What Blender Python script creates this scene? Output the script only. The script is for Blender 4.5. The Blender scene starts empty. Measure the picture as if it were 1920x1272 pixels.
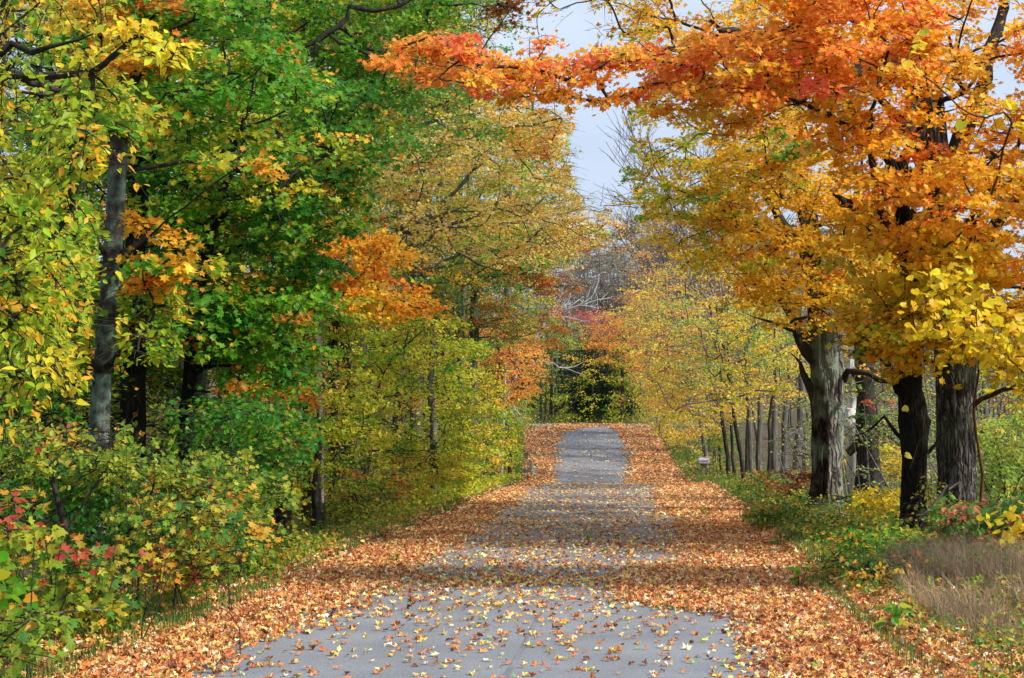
import bpy, math
import numpy as np
from mathutils import Vector, noise as mnoise
rng = np.random.default_rng(7)
R = math.radians
S = bpy.context.scene
COL = S.collection

# ---------------------------------------------------------------- camera, light, exposure
F = 3000.0; CX, CY = 960.0, 636.0; EYE = 1.70
PITCH = math.atan(184.0 / F)
cam_d = bpy.data.cameras.new('camera'); cam = bpy.data.objects.new('camera', cam_d); COL.objects.link(cam)
cam.location = (0, 0, EYE); cam.rotation_euler = (R(90) + PITCH, 0, 0)
cam_d.sensor_width = 36; cam_d.lens = F / 1920 * 36; cam_d.clip_start = 0.1; cam_d.clip_end = 3000
S.camera = cam
S.render.resolution_x, S.render.resolution_y = 1024, 678
SUN_EL, SUN_AZ = 39.0, 116.0          # azimuth clockwise from +Y (the view direction): from the right
sd = Vector((math.sin(R(SUN_AZ)) * math.cos(R(SUN_EL)), math.cos(R(SUN_AZ)) * math.cos(R(SUN_EL)), math.sin(R(SUN_EL))))
sl = bpy.data.lights.new('sun', 'SUN'); so = bpy.data.objects.new('sun', sl); COL.objects.link(so)
sl.energy = 3.9; sl.angle = R(3.0); sl.color = (1.0, 0.94, 0.84)
so.rotation_euler = (-sd).to_track_quat('-Z', 'Y').to_euler(); so.location = (20, -20, 40)
wd = bpy.data.worlds.new("World"); S.world = wd; wd.use_nodes = True
nt = wd.node_tree; nt.nodes.clear()
wo = nt.nodes.new('ShaderNodeOutputWorld'); bg = nt.nodes.new('ShaderNodeBackground')
sky = nt.nodes.new('ShaderNodeTexSky'); sky.sky_type = 'NISHITA'; sky.sun_disc = False
sky.sun_elevation = R(SUN_EL); sky.sun_rotation = R(SUN_AZ); sky.dust_density = 1.5; sky.ozone_density = 2.0
tcw = nt.nodes.new('ShaderNodeTexCoord'); nzw = nt.nodes.new('ShaderNodeTexNoise'); mpw = nt.nodes.new('ShaderNodeMapping')
mpw.inputs['Scale'].default_value = (1, 1, 3); nzw.inputs['Scale'].default_value = 2.2; nzw.inputs['Detail'].default_value = 6
crw = nt.nodes.new('ShaderNodeValToRGB'); crw.color_ramp.elements[0].position = 0.40; crw.color_ramp.elements[1].position = 0.62
crw.color_ramp.elements[0].color = (0.45, 0.45, 0.45, 1); crw.color_ramp.elements[1].color = (0.97, 0.97, 0.97, 1)
mxw = nt.nodes.new('ShaderNodeMix'); mxw.data_type = 'RGBA'; 
nt.links.new(tcw.outputs['Generated'], mpw.inputs[0]); nt.links.new(mpw.outputs[0], nzw.inputs['Vector'])
nt.links.new(nzw.outputs['Fac'], crw.inputs[0]); nt.links.new(crw.outputs[0], mxw.inputs[0])
sxw = nt.nodes.new('ShaderNodeSeparateXYZ'); nt.links.new(tcw.outputs['Generated'], sxw.inputs[0])
mrw = nt.nodes.new('ShaderNodeMapRange'); mrw.inputs[3].default_value = .95; mrw.inputs[4].default_value = 1.9; nt.links.new(sxw.outputs[2], mrw.inputs[0])
vmw = nt.nodes.new('ShaderNodeVectorMath'); vmw.operation = 'SCALE'; vmw.inputs[0].default_value = (3.85, 4.42, 5.5)    # thin cloud, brighter overhead
nt.links.new(mrw.outputs[0], vmw.inputs['Scale']); nt.links.new(vmw.outputs[0], mxw.inputs[7])
nt.links.new(sky.outputs[0], mxw.inputs[6]); nt.links.new(mxw.outputs[2], bg.inputs[0])
bg.inputs[1].default_value = 0.12; nt.links.new(bg.outputs[0], wo.inputs[0])
S.view_settings.view_transform = 'Standard'; S.view_settings.look = 'None'
S.view_settings.exposure = 0.47; S.view_settings.gamma = 1
S.render.engine = 'CYCLES'
S.cycles.max_bounces = 8; S.cycles.diffuse_bounces = 4; S.cycles.transmission_bounces = 4; S.cycles.transparent_max_bounces = 4

# ---------------------------------------------------------------- helpers
sP, cP = math.sin(PITCH), math.cos(PITCH)
def W(px, py, Y):
    """point of the place seen at photo pixel (px,py) and standing Y metres down the road"""
    u = (np.asarray(px, float) - CX) / F; v = (CY - np.asarray(py, float)) / F
    k = np.asarray(Y, float) / (cP - v * sP)
    return np.stack([u * k, (cP - v * sP) * k, EYE + (sP + v * cP) * k], -1)
def smooth(a, b, x):
    t = np.clip((x - a) / (b - a), 0, 1); return t * t * (3 - 2 * t)
def vnoise(x, y, seed=0):
    """cheap smooth 2-D noise -1..1"""
    x = np.asarray(x, float); y = np.asarray(y, float)
    xi = np.floor(x).astype(int); yi = np.floor(y).astype(int); fx = x - xi; fy = y - yi
    fx = fx * fx * (3 - 2 * fx); fy = fy * fy * (3 - 2 * fy)
    def h(a, b):
        n = (a * 374761393 + b * 668265263 + seed * 974634777) & 0x7fffffff
        n = ((n ^ (n >> 13)) * 1274126177) & 0x7fffffff
        return ((n ^ (n >> 16)) & 0xffff) / 32767.5 - 1
    return (h(xi, yi) * (1 - fx) + h(xi + 1, yi) * fx) * (1 - fy) + (h(xi, yi + 1) * (1 - fx) + h(xi + 1, yi + 1) * fx) * fy
def fbm(x, y, seed=0):
    return vnoise(x, y, seed) * .6 + vnoise(np.asarray(x) * 2.1, np.asarray(y) * 2.1, seed + 5) * .3 + vnoise(np.asarray(x) * 4.3, np.asarray(y) * 4.3, seed + 9) * .15
def road_l(Y): return np.interp(Y, [0, 11, 60, 72, 101, 104], [-4.1, -3.3, .3, .55, .85, .85])
def road_r(Y): return np.interp(Y, [0, 11, 20, 28, 42, 60, 72, 92, 104], [2.0, 2.95, 3.7, 4.5, 5.8, 7.2, 7.8, 8.5, 8.8])
def profile(Y):
    return np.interp(Y, [-60, 0, 56, 60, 64, 69, 72, 80, 92, 99, 103, 112, 130, 180, 260, 400],
                     [0, 0, 0, -.03, -.22, -.42, -.30, .42, 1.66, 2.36, 2.52, 2.9, 4.6, 9, 22, 34])
_py = np.arange(-60, 400, .5); _pz = profile(_py); _pz = np.convolve(np.pad(_pz, 4, 'edge'), np.ones(9) / 9, 'valid')
def prof(Y): return np.interp(Y, _py, _pz)
def gz(x, Y):
    x = np.asarray(x, float); Y = np.asarray(Y, float)
    dl = np.clip(road_l(Y) - x, 0, 60); dr = np.clip(x - road_r(Y), 0, 60)
    far = 1 - smooth(98, 106, Y)
    dl = dl * far; dr = dr * far
    z = prof(Y)
    z = z - .12 * smooth(.2, 1.2, dl) + .35 * smooth(2.5, 9, dl) + .9 * smooth(10, 40, dl)
    z = z + .10 * smooth(.3, 2.5, dr) + .7 * smooth(8, 30, dr)
    rough = np.clip((dl + dr) / 1.5, 0, 1)
    return z + rough * .09 * fbm(x * .8, Y * .8, 3) + .02 * fbm(x * .2, Y * .2, 8)

def link(name, data=None, parent=None):
    o = bpy.data.objects.new(name, data); COL.objects.link(o)
    if parent is not None: o.parent = parent
    return o
def tag(o, label=None, cat=None, group=None, kind=None):
    if label: o['label'] = label
    if cat: o['category'] = cat
    if group: o['group'] = group
    if kind: o['kind'] = kind
    return o
class MB:
    """numpy mesh collector"""
    def __init__(s): s.v = []; s.f = []; s.c = []; s.n = 0
    def add(s, v, faces, col=None):
        v = np.asarray(v, np.float32).reshape(-1, 3)
        for f in faces: s.f.append((np.asarray(f, np.int32) + s.n))
        s.v.append(v); s.n += len(v)
        s.c.append(np.ones((len(v), 3), np.float32) * (1 if col is None else np.asarray(col, np.float32)))
    def build(s, name, mat, parent=None, smooth_=False, colors=False):
        me = bpy.data.meshes.new(name)
        v = np.concatenate(s.v); me.vertices.add(len(v)); me.vertices.foreach_set('co', v.ravel())
        li = np.concatenate([f.ravel() for f in s.f]); tot = np.concatenate([np.full(len(f), f.shape[1], np.int32) for f in s.f])
        st = np.concatenate([[0], np.cumsum(tot)[:-1]]).astype(np.int32)
        me.loops.add(len(li)); me.loops.foreach_set('vertex_index', li.astype(np.int32))
        me.polygons.add(len(tot)); me.polygons.foreach_set('loop_start', st)
        me.polygons.foreach_set('use_smooth', np.full(len(tot), smooth_))
        if colors:
            a = me.attributes.new('col', 'FLOAT_COLOR', 'POINT')
            c = np.concatenate(s.c); a.data.foreach_set('color', np.concatenate([c, np.ones((len(c), 1), np.float32)], 1).ravel())
        me.update(calc_edges=True); me.validate(verbose=False)
        me.materials.append(mat)
        o = link(name, me, parent)
        return o
def nrm(a): return a / np.maximum(np.linalg.norm(a, axis=-1, keepdims=True), 1e-9)
def tubes(mb, P, Rr, sides=5):
    """P (T,S,3) centre lines, Rr (T,S) radii"""
    P = np.asarray(P, float); Rr = np.asarray(Rr, float); T, Sg, _ = P.shape
    tan = np.gradient(P, axis=1); tan = nrm(tan); d = nrm(P[:, -1] - P[:, 0])
    ref = np.where(np.abs(d[:, 2:3]) > .8, np.array([[1., 0, 0]]), np.array([[0, 0, 1.]]))
    u = nrm(np.cross(ref, d))[:, None, :]; vv = nrm(np.cross(tan, u)); uu = np.cross(vv, tan)
    a = np.arange(sides) * 2 * np.pi / sides
    ring = P[:, :, None, :] + Rr[:, :, None, None] * (np.cos(a)[None, None, :, None] * uu[:, :, None, :] + np.sin(a)[None, None, :, None] * vv[:, :, None, :])
    idx = np.arange(T * Sg * sides).reshape(T, Sg, sides)
    q = np.stack([idx[:, :-1, :], np.roll(idx[:, :-1, :], -1, 2), np.roll(idx[:, 1:, :], -1, 2), idx[:, 1:, :]], -1).reshape(-1, 4)
    mb.add(ring.reshape(-1, 3), [q])
def catmull(pts, step=.12):
    pts = np.asarray(pts, float); p = np.vstack([2 * pts[0] - pts[1], pts, 2 * pts[-1] - pts[-2]]); out = []
    for i in range(1, len(p) - 2):
        n = max(2, int(np.linalg.norm(p[i + 1][:3] - p[i][:3]) / step)); t = np.linspace(0, 1, n, endpoint=False)[:, None]
        out.append(.5 * ((2 * p[i]) + (p[i + 1] - p[i - 1]) * t + (2 * p[i - 1] - 5 * p[i] + 4 * p[i + 1] - p[i + 2]) * t ** 2 + (3 * p[i] - 3 * p[i - 1] - p[i + 2] + p[i - 1] * 1.0) * t ** 3 * 1.0))
    out.append(pts[-1:]); return np.vstack(out)

# ---------------------------------------------------------------- materials
def new_mat(name):
    m = bpy.data.materials.new(name); m.use_nodes = True; n = m.node_tree; n.nodes.clear()
    o = n.nodes.new('ShaderNodeOutputMaterial'); return m, n, o
def N(n, t, **k):
    x = n.nodes.new(t)
    for a, b in k.items(): setattr(x, a, b)
    return x
def ramp(n, fac, stops):
    r = N(n, 'ShaderNodeValToRGB'); e = r.color_ramp.elements
    while len(e) < len(stops): e.new(.5)
    for i, (p, c) in enumerate(stops): e[i].position = p; e[i].color = (*c, 1)
    n.links.new(fac, r.inputs[0]); return r.outputs[0]
def leaf_mat(name, trans=.46, rough=.45, spec=.25):
    m, n, o = new_mat(name)
    at = N(n, 'ShaderNodeAttribute', attribute_name='col')
    b = N(n, 'ShaderNodeBsdfPrincipled'); b.inputs['Roughness'].default_value = rough; b.inputs['Specular IOR Level'].default_value = spec
    t = N(n, 'ShaderNodeBsdfTranslucent'); mx = N(n, 'ShaderNodeMixShader'); mx.inputs[0].default_value = trans
    n.links.new(at.outputs['Color'], b.inputs['Base Color']); gm = N(n, 'ShaderNodeGamma'); gm.inputs[1].default_value = .72; n.links.new(at.outputs['Color'], gm.inputs[0]); n.links.new(gm.outputs[0], t.inputs[0])
    n.links.new(b.outputs[0], mx.inputs[1]); n.links.new(t.outputs[0], mx.inputs[2]); n.links.new(mx.outputs[0], o.inputs[0]); return m
M_LEAF = leaf_mat('leaf'); M_DRY = leaf_mat('dry_leaf', .12, .6, .15); M_GRASS = leaf_mat('grass_blade', .25, .6, .1)
def bark_mat(name, dark, mid, light, sc=14, green=None, gsc=1.5, bump=.6, gthr=.55, squash=.16, crack=0, side=0):
    m, n, o = new_mat(name)
    tc = N(n, 'ShaderNodeTexCoord'); mp = N(n, 'ShaderNodeMapping'); mp.inputs['Scale'].default_value = (1, 1, squash)
    nz = N(n, 'ShaderNodeTexNoise'); nz.inputs['Scale'].default_value = sc; nz.inputs['Detail'].default_value = 8; nz.inputs['Roughness'].default_value = .65; nz.inputs['Distortion'].default_value = .4
    n.links.new(tc.outputs['Object'], mp.inputs[0]); n.links.new(mp.outputs[0], nz.inputs['Vector'])
    c = ramp(n, nz.outputs['Fac'], [(.3, dark), (.5, mid), (.72, light)])
    ht = nz.outputs['Fac']
    if crack:
        mp2 = N(n, 'ShaderNodeMapping'); mp2.inputs['Scale'].default_value = (1, 1, .13); wn = N(n, 'ShaderNodeTexNoise'); wn.inputs['Scale'].default_value = 5; wn.inputs['Detail'].default_value = 4
        vm = N(n, 'ShaderNodeVectorMath', operation='MULTIPLY_ADD'); vm.inputs[1].default_value = (.14, .14, .14); n.links.new(tc.outputs['Object'], wn.inputs['Vector']); n.links.new(wn.outputs['Color'], vm.inputs[0]); n.links.new(tc.outputs['Object'], vm.inputs[2])
        n.links.new(vm.outputs[0], mp2.inputs[0]); vo = N(n, 'ShaderNodeTexVoronoi', feature='DISTANCE_TO_EDGE'); vo.inputs['Scale'].default_value = crack; n.links.new(mp2.outputs[0], vo.inputs['Vector'])
        rc = ramp(n, vo.outputs['Distance'], [(.0, (.12, .11, .10)), (.10, (.55, .53, .5)), (.22, (1, 1, 1))])
        mc = N(n, 'ShaderNodeMix', data_type='RGBA', blend_type='MULTIPLY'); mc.inputs[0].default_value = 1; n.links.new(c, mc.inputs[6]); n.links.new(rc, mc.inputs[7]); c = mc.outputs[2]
        ma = N(n, 'ShaderNodeMath', operation='MULTIPLY_ADD'); ma.inputs[1].default_value = .4; n.links.new(nz.outputs['Fac'], ma.inputs[0]); n.links.new(rc, ma.inputs[2]); ht = ma.outputs[0]
    if side:   # darkens the low-x flank to brown, edge broken up by noise
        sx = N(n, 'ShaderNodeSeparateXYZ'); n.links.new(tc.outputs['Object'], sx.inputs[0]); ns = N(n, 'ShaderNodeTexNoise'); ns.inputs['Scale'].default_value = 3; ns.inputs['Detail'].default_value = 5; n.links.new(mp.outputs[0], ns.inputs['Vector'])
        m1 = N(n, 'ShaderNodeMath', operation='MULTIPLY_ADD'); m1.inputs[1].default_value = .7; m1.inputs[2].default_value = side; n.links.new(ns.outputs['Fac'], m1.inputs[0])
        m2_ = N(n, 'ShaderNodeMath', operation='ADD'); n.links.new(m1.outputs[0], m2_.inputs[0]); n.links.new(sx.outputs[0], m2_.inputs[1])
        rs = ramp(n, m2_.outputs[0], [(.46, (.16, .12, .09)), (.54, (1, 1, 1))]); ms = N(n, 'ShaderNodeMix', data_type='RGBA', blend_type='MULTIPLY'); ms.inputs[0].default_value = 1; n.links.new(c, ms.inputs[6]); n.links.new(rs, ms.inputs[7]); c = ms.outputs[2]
    if green:
        n2 = N(n, 'ShaderNodeTexNoise'); n2.inputs['Scale'].default_value = gsc; n2.inputs['Detail'].default_value = 7; n.links.new(tc.outputs['Object'], n2.inputs['Vector'])
        r2 = ramp(n, n2.outputs['Fac'], [(gthr - .05, (0, 0, 0)), (gthr + .12, (.8, .8, .8))])
        mx = N(n, 'ShaderNodeMix', data_type='RGBA'); mx.inputs[7].default_value = (*green, 1)
        n.links.new(r2, mx.inputs[0]); n.links.new(c, mx.inputs[6]); c = mx.outputs[2]
    b = N(n, 'ShaderNodeBsdfPrincipled'); b.inputs['Roughness'].default_value = .9; b.inputs['Specular IOR Level'].default_value = .2
    bp = N(n, 'ShaderNodeBump'); bp.inputs['Strength'].default_value = bump; bp.inputs['Distance'].default_value = .03
    n.links.new(ht, bp.inputs['Height']); n.links.new(bp.outputs[0], b.inputs['Normal'])
    n.links.new(c, b.inputs['Base Color']); n.links.new(b.outputs[0], o.inputs[0]); return m
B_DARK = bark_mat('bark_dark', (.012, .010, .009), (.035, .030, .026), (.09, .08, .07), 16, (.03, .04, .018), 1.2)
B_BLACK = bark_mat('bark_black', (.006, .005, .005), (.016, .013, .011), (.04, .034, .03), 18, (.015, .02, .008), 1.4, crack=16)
B_GREY = bark_mat('bark_grey', (.03, .026, .022), (.13, .12, .11), (.33, .32, .31), 16, (.10, .13, .07), 1.3, crack=14, bump=1)
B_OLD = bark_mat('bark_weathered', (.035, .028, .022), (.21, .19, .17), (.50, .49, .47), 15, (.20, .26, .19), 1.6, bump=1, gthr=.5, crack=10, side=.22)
B_LICH = bark_mat('bark_lichen', (.016, .014, .013), (.05, .046, .043), (.12, .11, .10), 16, (.16, .24, .19), 7, gthr=.50, squash=.5)
B_SLIM = bark_mat('bark_slim', (.04, .035, .03), (.11, .10, .09), (.24, .23, .21), 16, (.10, .12, .06), 1.5)
B_BIRCH = bark_mat('bark_birch', (.05, .045, .04), (.62, .60, .56), (.80, .79, .76), 6, squash=3.5, bump=.2)
B_WHITE = bark_mat('bark_bleached', (.35, .34, .33), (.58, .57, .56), (.75, .75, .76), 9, bump=.3)
B_TWIG = bark_mat('bark_twig', (.09, .075, .07), (.17, .145, .14), (.30, .27, .27), 9, bump=.2)
B_BROWN = bark_mat('bark_brown', (.03, .015, .008), (.10, .05, .025), (.22, .12, .07), 12)

# ---------------------------------------------------------------- colours (photo-like sRGB of each leaf kind)
def lin(r, g, b):
    c = np.array([r, g, b], float) / 255; return np.where(c < .04045, c / 12.92, ((c + .055) / 1.055) ** 2.4)
def pal(*a):
    w = np.array([x[0] for x in a], float); c = np.array([lin(*x[1:]) for x in a]); return w / w.sum(), c
P_YG = pal((4, 160, 182, 40), (2, 214, 196, 44), (2.4, 104, 156, 34), (1, 236, 176, 44))
P_GREEN = pal((5, 76, 142, 26), (3, 110, 160, 32), (1.8, 172, 172, 36), (.6, 226, 154, 42))
P_DKGREEN = pal((5, 50, 116, 26), (3, 76, 138, 28), (1.3, 132, 148, 34), (.4, 200, 130, 38))
P_ORANGE = pal((4.4, 250, 160, 34), (3.6, 250, 184, 44), (1.0, 248, 126, 36), (1.8, 248, 206, 56))
P_REDOR = pal((4, 252, 142, 46), (4, 252, 164, 48), (1.0, 250, 106, 70), (1.8, 250, 190, 56))
P_GOLD = pal((5, 244, 184, 34), (3, 248, 200, 48), (1.0, 244, 154, 40), (.9, 172, 182, 44))
P_GOLDG = pal((4, 240, 194, 40), (1.8, 168, 184, 44), (2, 246, 208, 62), (.7, 104, 160, 46))
P_YELLOW = pal((5, 240, 206, 66), (2, 234, 188, 56), (1.4, 188, 190, 60), (.6, 240, 164, 80))
P_VINE = pal((5, 240, 212, 40), (2, 232, 190, 36), (.8, 200, 200, 50))
P_OLIVE = pal((4, 166, 184, 38), (3, 208, 200, 50), (1.6, 104, 156, 36), (1.2, 230, 176, 52))
P_TAN = pal((4.4, 250, 214, 122), (3, 250, 200, 80), (1.4, 246, 160, 56), (1.2, 166, 186, 56))
P_RUST = pal((5, 176, 92, 20), (3, 204, 128, 28), (1.5, 140, 60, 20), (.8, 130, 120, 30))
P_FARO = pal((5, 238, 150, 62), (3, 240, 176, 70), (1, 232, 110, 60))
P_PINK = pal((5, 216, 96, 84), (2, 228, 140, 96))
P_DARKCON = pal((5, 18, 48, 18), (2, 34, 70, 22))
P_MIXLOW = pal((3, 116, 148, 44), (3, 176, 170, 50), (2.4, 66, 122, 40), (1.4, 214, 156, 50), (.4, 176, 80, 50))
P_BROWN = pal((3, 150, 84, 30), (2, 116, 62, 26), (1, 180, 110, 40))
P_SUMAC = pal((1.2, 190, 78, 62), (3, 100, 138, 54), (3, 70, 118, 44), (1, 196, 120, 84))
P_SHRUB = pal((4, 116, 146, 38), (3, 164, 172, 48), (2.5, 64, 116, 34), (1.2, 206, 158, 52), (.3, 180, 76, 60))
P_PALEG = pal((4, 170, 190, 70), (3, 130, 170, 60), (1, 210, 190, 80))
P_LITTER = pal((5, 206, 138, 86), (4, 184, 112, 66), (3, 218, 166, 114), (1.8, 228, 192, 122), (1.7, 142, 82, 54), (1.6, 226, 202, 168), (.3, 150, 156, 76))
P_LITTERY = pal((3, 212, 140, 76), (2, 190, 110, 56), (3, 224, 184, 90), (2.4, 236, 212, 140), (1.4, 134, 74, 46), (1, 230, 206, 170), (.25, 120, 150, 60))
P_FOREST = pal((3, 126, 148, 34), (2, 76, 118, 30), (2, 196, 178, 46), (1, 216, 142, 42))

# ---------------------------------------------------------------- leaf shapes: (verts, tris); tip +X, face +Z, unit width
def fan(out, zfold=0.):
    out = np.array(out, float); v = np.zeros((len(out) + 1, 3)); v[1:, :2] = out; v[1:, 2] = zfold * np.abs(out[:, 1])
    v[0, :2] = (.05, 0)
    k = len(out); return v, np.array([[0, i + 1, (i + 1) % k + 1] for i in range(k)])
SH = {}
SH['M'] = fan([(.62, 0), (.30, .16), (.34, .46), (.08, .26), (-.12, .50), (-.26, .14), (-.40, 0), (-.26, -.14), (-.12, -.50), (.08, -.26), (.34, -.46), (.30, -.16)], .18)
SH['m'] = fan([(.6, 0), (.2, .2), (.15, .52), (-.35, .12), (-.35, -.12), (.15, -.52), (.2, -.2)], .2)
SH['o'] = (np.array([(-.5, 0, 0), (0, .3, .07), (.55, 0, -.03), (0, -.3, .07)]), np.array([[0, 2, 1], [0, 3, 2]]))
SH['O'] = (np.array([(-.5, 0, 0), (-.15, .3, .07), (.2, .24, .05), (.6, 0, -.06), (.2, -.24, .05), (-.15, -.3, .07)]), np.array([[0, 3, 1], [1, 3, 2], [0, 5, 3], [5, 4, 3]]))
SH['q'] = (np.array([(-.45, .0, 0), (.1, .42, .08), (.5, 0, 0), (.05, -.42, .08)]), np.array([[0, 2, 1], [0, 3, 2]]))
SH['H'] = fan([(.58, 0), (.3, .3), (-.02, .46), (-.32, .36), (-.40, .14), (-.26, 0), (-.40, -.14), (-.32, -.36), (-.02, -.46), (.3, -.3)], .12)
SH['n'] = (np.array([(-.5, 0, 0), (0, .06, 0), (.5, 0, 0), (0, -.06, 0)]), np.array([[0, 2, 1], [0, 3, 2]]))

def put_leaves(mb, shape, pos, normal, tip, size, col, crumple=0.):
    """place one leaf shape at many points"""
    if len(pos) == 0: return
    v, t = SH[shape]; n = nrm(normal); x = tip - (tip * n).sum(-1, keepdims=True) * n; x = nrm(x + 1e-6); y = np.cross(n, x)
    jit = 1 + rng.normal(0, .10, (len(pos), len(v), 1))
    curl = rng.normal(.0, .22, (len(pos), 1, 1))
    vv = v[None] * jit; zz = vv[..., 2:3] + curl * (1 + 3 * crumple) * (vv[..., 0:1] ** 2) + rng.normal(0, 1, (len(pos), len(v), 1)) * crumple * .22
    if crumple: vv = vv * np.array([1, 1, 1]) * (1 - .45 * crumple * rng.random((len(pos), 1, 3)))
    P = pos[:, None] + size[:, None, None] * (vv[..., 0:1] * x[:, None] + vv[..., 1:2] * y[:, None] + zz * n[:, None])
    idx = (t[None] + (np.arange(len(pos)) * len(v))[:, None, None]).reshape(-1, 3)
    mb.add(P, [idx], np.repeat(col, len(v), 0))
def pick(p, n, main=None, stick=.72, jit=.13):
    w, c = p; k = rng.choice(len(w), n, p=w)
    if main is not None: k = np.where(rng.random(n) < stick, main, k)
    col = c[k] * (1 + rng.normal(0, jit, (n, 1))) * (1 + rng.normal(0, .05, (n, 3)))
    return np.clip(col, .004, .92)

# ---------------------------------------------------------------- foliage regions -> clusters
def inpoly(x, y, poly):
    p = np.asarray(poly, float); inside = np.zeros(len(x), bool); j = len(p) - 1
    for i in range(len(p)):
        c = ((p[i, 1] > y) != (p[j, 1] > y)) & (x < (p[j, 0] - p[i, 0]) * (y - p[i, 1]) / (p[j, 1] - p[i, 1] + 1e-12) + p[i, 0]); inside ^= c; j = i
    return inside
GAPS = [[(1085, 195), (1150, 205), (1165, 215), (1180, 270), (1160, 330), (1135, 400), (1110, 420), (1090, 370), (1070, 330), (1062, 290)],
        [(1030, -60), (1130, -60), (1140, 30), (1090, 55), (1040, 40)],
        [(985, 600), (1040, 640), (1180, 655), (1240, 790), (1240, 900), (985, 900)],
        [(1055, 540), (1140, 520), (1150, 590), (1050, 600)]]
NEARGAPS = [[(1500, 625), (1590, 625), (1600, 960), (1500, 960)], [(1680, 690), (1745, 690), (1745, 960), (1680, 960)], [(1765, 660), (1830, 660), (1840, 940), (1765, 960)], [(203, 270), (248, 270), (222, 560), (212, 840), (160, 840), (172, 570)]]
# openings in the foliage: (outline as seen from the road, nearer than Z, how open)
OPEN = [([(205, 255), (246, 250), (222, 470), (216, 840), (162, 850), (174, 570)], 18.2, .9), ([(1512, 640), (1590, 620), (1600, 950), (1512, 950)], 35.5, .9), ([(1684, 700), (1742, 700), (1742, 990), (1684, 990)], 25.6, .9),
        ([(1765, 690), (1836, 670), (1844, 930), (1770, 950)], 27.1, .88), ([(245, 560), (275, 560), (275, 780), (240, 780)], 23, .8), ([(345, 560), (385, 440), (400, 470), (372, 640), (360, 880), (330, 880)], 23.8, .75), ([(425, 330), (470, 150), (485, 160), (440, 370), (400, 450)], 23.8, .7),
        ([(1085, 200), (1150, 210), (1170, 240), (1178, 280), (1160, 330), (1135, 395), (1110, 410), (1090, 370), (1072, 330), (1066, 290)], 300, .93), ([(1035, -60), (1130, -60), (1135, 30), (1090, 50), (1045, 40)], 300, .5),
        ([(806, 700), (822, 700), (820, 880), (804, 880)], 43.8, .8), ([(594, 650), (610, 650), (612, 780), (596, 780)], 32.8, .7), ([(575, 960), (616, 950), (614, 1020), (580, 1030)], 30.5, .8), ([(512, 960), (545, 960), (545, 1030), (512, 1040)], 29.2, .8),
        ([(1040, 510), (1150, 500), (1150, 590), (1060, 600)], 79, .8), ([(1300, 845), (1334, 845), (1334, 890), (1300, 890)], 74.5, .97), ([(1350, 770), (1510, 770), (1510, 880), (1350, 880)], 55, .7)]
def project(p):
    dy = p[:, 1]; dz = p[:, 2] - EYE; dep = dy * cP + dz * sP; return CX + F * p[:, 0] / dep, CY - F * (dz * cP - dy * sP) / dep
class Reg:
    def __init__(s, poly, Z, n, p, lpc=100, r=.5, size=.095, shape='m', flat=.4, gaps=(0, 1, 2, 3), near=False, droop=.2, mat=None):
        s.__dict__.update(locals()); P = np.asarray(poly, float); lo, hi = P.min(0), P.max(0); out = []
        while len(out) < n:
            k = n * 3; x = rng.uniform(lo[0], hi[0], k); y = rng.uniform(lo[1], hi[1], k); ok = inpoly(x, y, P)
            for g in gaps: ok &= ~inpoly(x, y, GAPS[g])
            if near:
                for g in NEARGAPS: ok &= ~inpoly(x, y, g)
            z = rng.uniform(Z[0], Z[1], k); c = W(x, y, z)[ok]
            c = c[c[:, 2] > gz(c[:, 0], c[:, 1]) + .12]
            if len(c) == 0: break
            out.extend(list(c))
        s.c = np.array(out[:n])
        s.main = rng.choice(len(p[0]), len(s.c), p=p[0])
    def sub(s, mask):
        o = object.__new__(Reg); o.__dict__.update(s.__dict__); o.c = s.c[mask]; o.main = s.main[mask]; return o
class Vol(Reg):
    """clusters in an ellipsoid of world space"""
    def __init__(s, cen, rad, n, p, lpc=100, r=.5, size=.095, shape='m', flat=.4, droop=.2, shell=.5):
        s.__dict__.update(locals()); d = nrm(rng.normal(size=(n, 3))) * (shell + (1 - shell) * rng.random((n, 1))) * (.8 + .35 * rng.random((n, 1)))
        s.c = np.array(cen) + d * np.array(rad); s.c = s.c[s.c[:, 2] > gz(s.c[:, 0], s.c[:, 1]) + .1]; s.main = rng.choice(len(p[0]), len(s.c), p=p[0])

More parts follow.
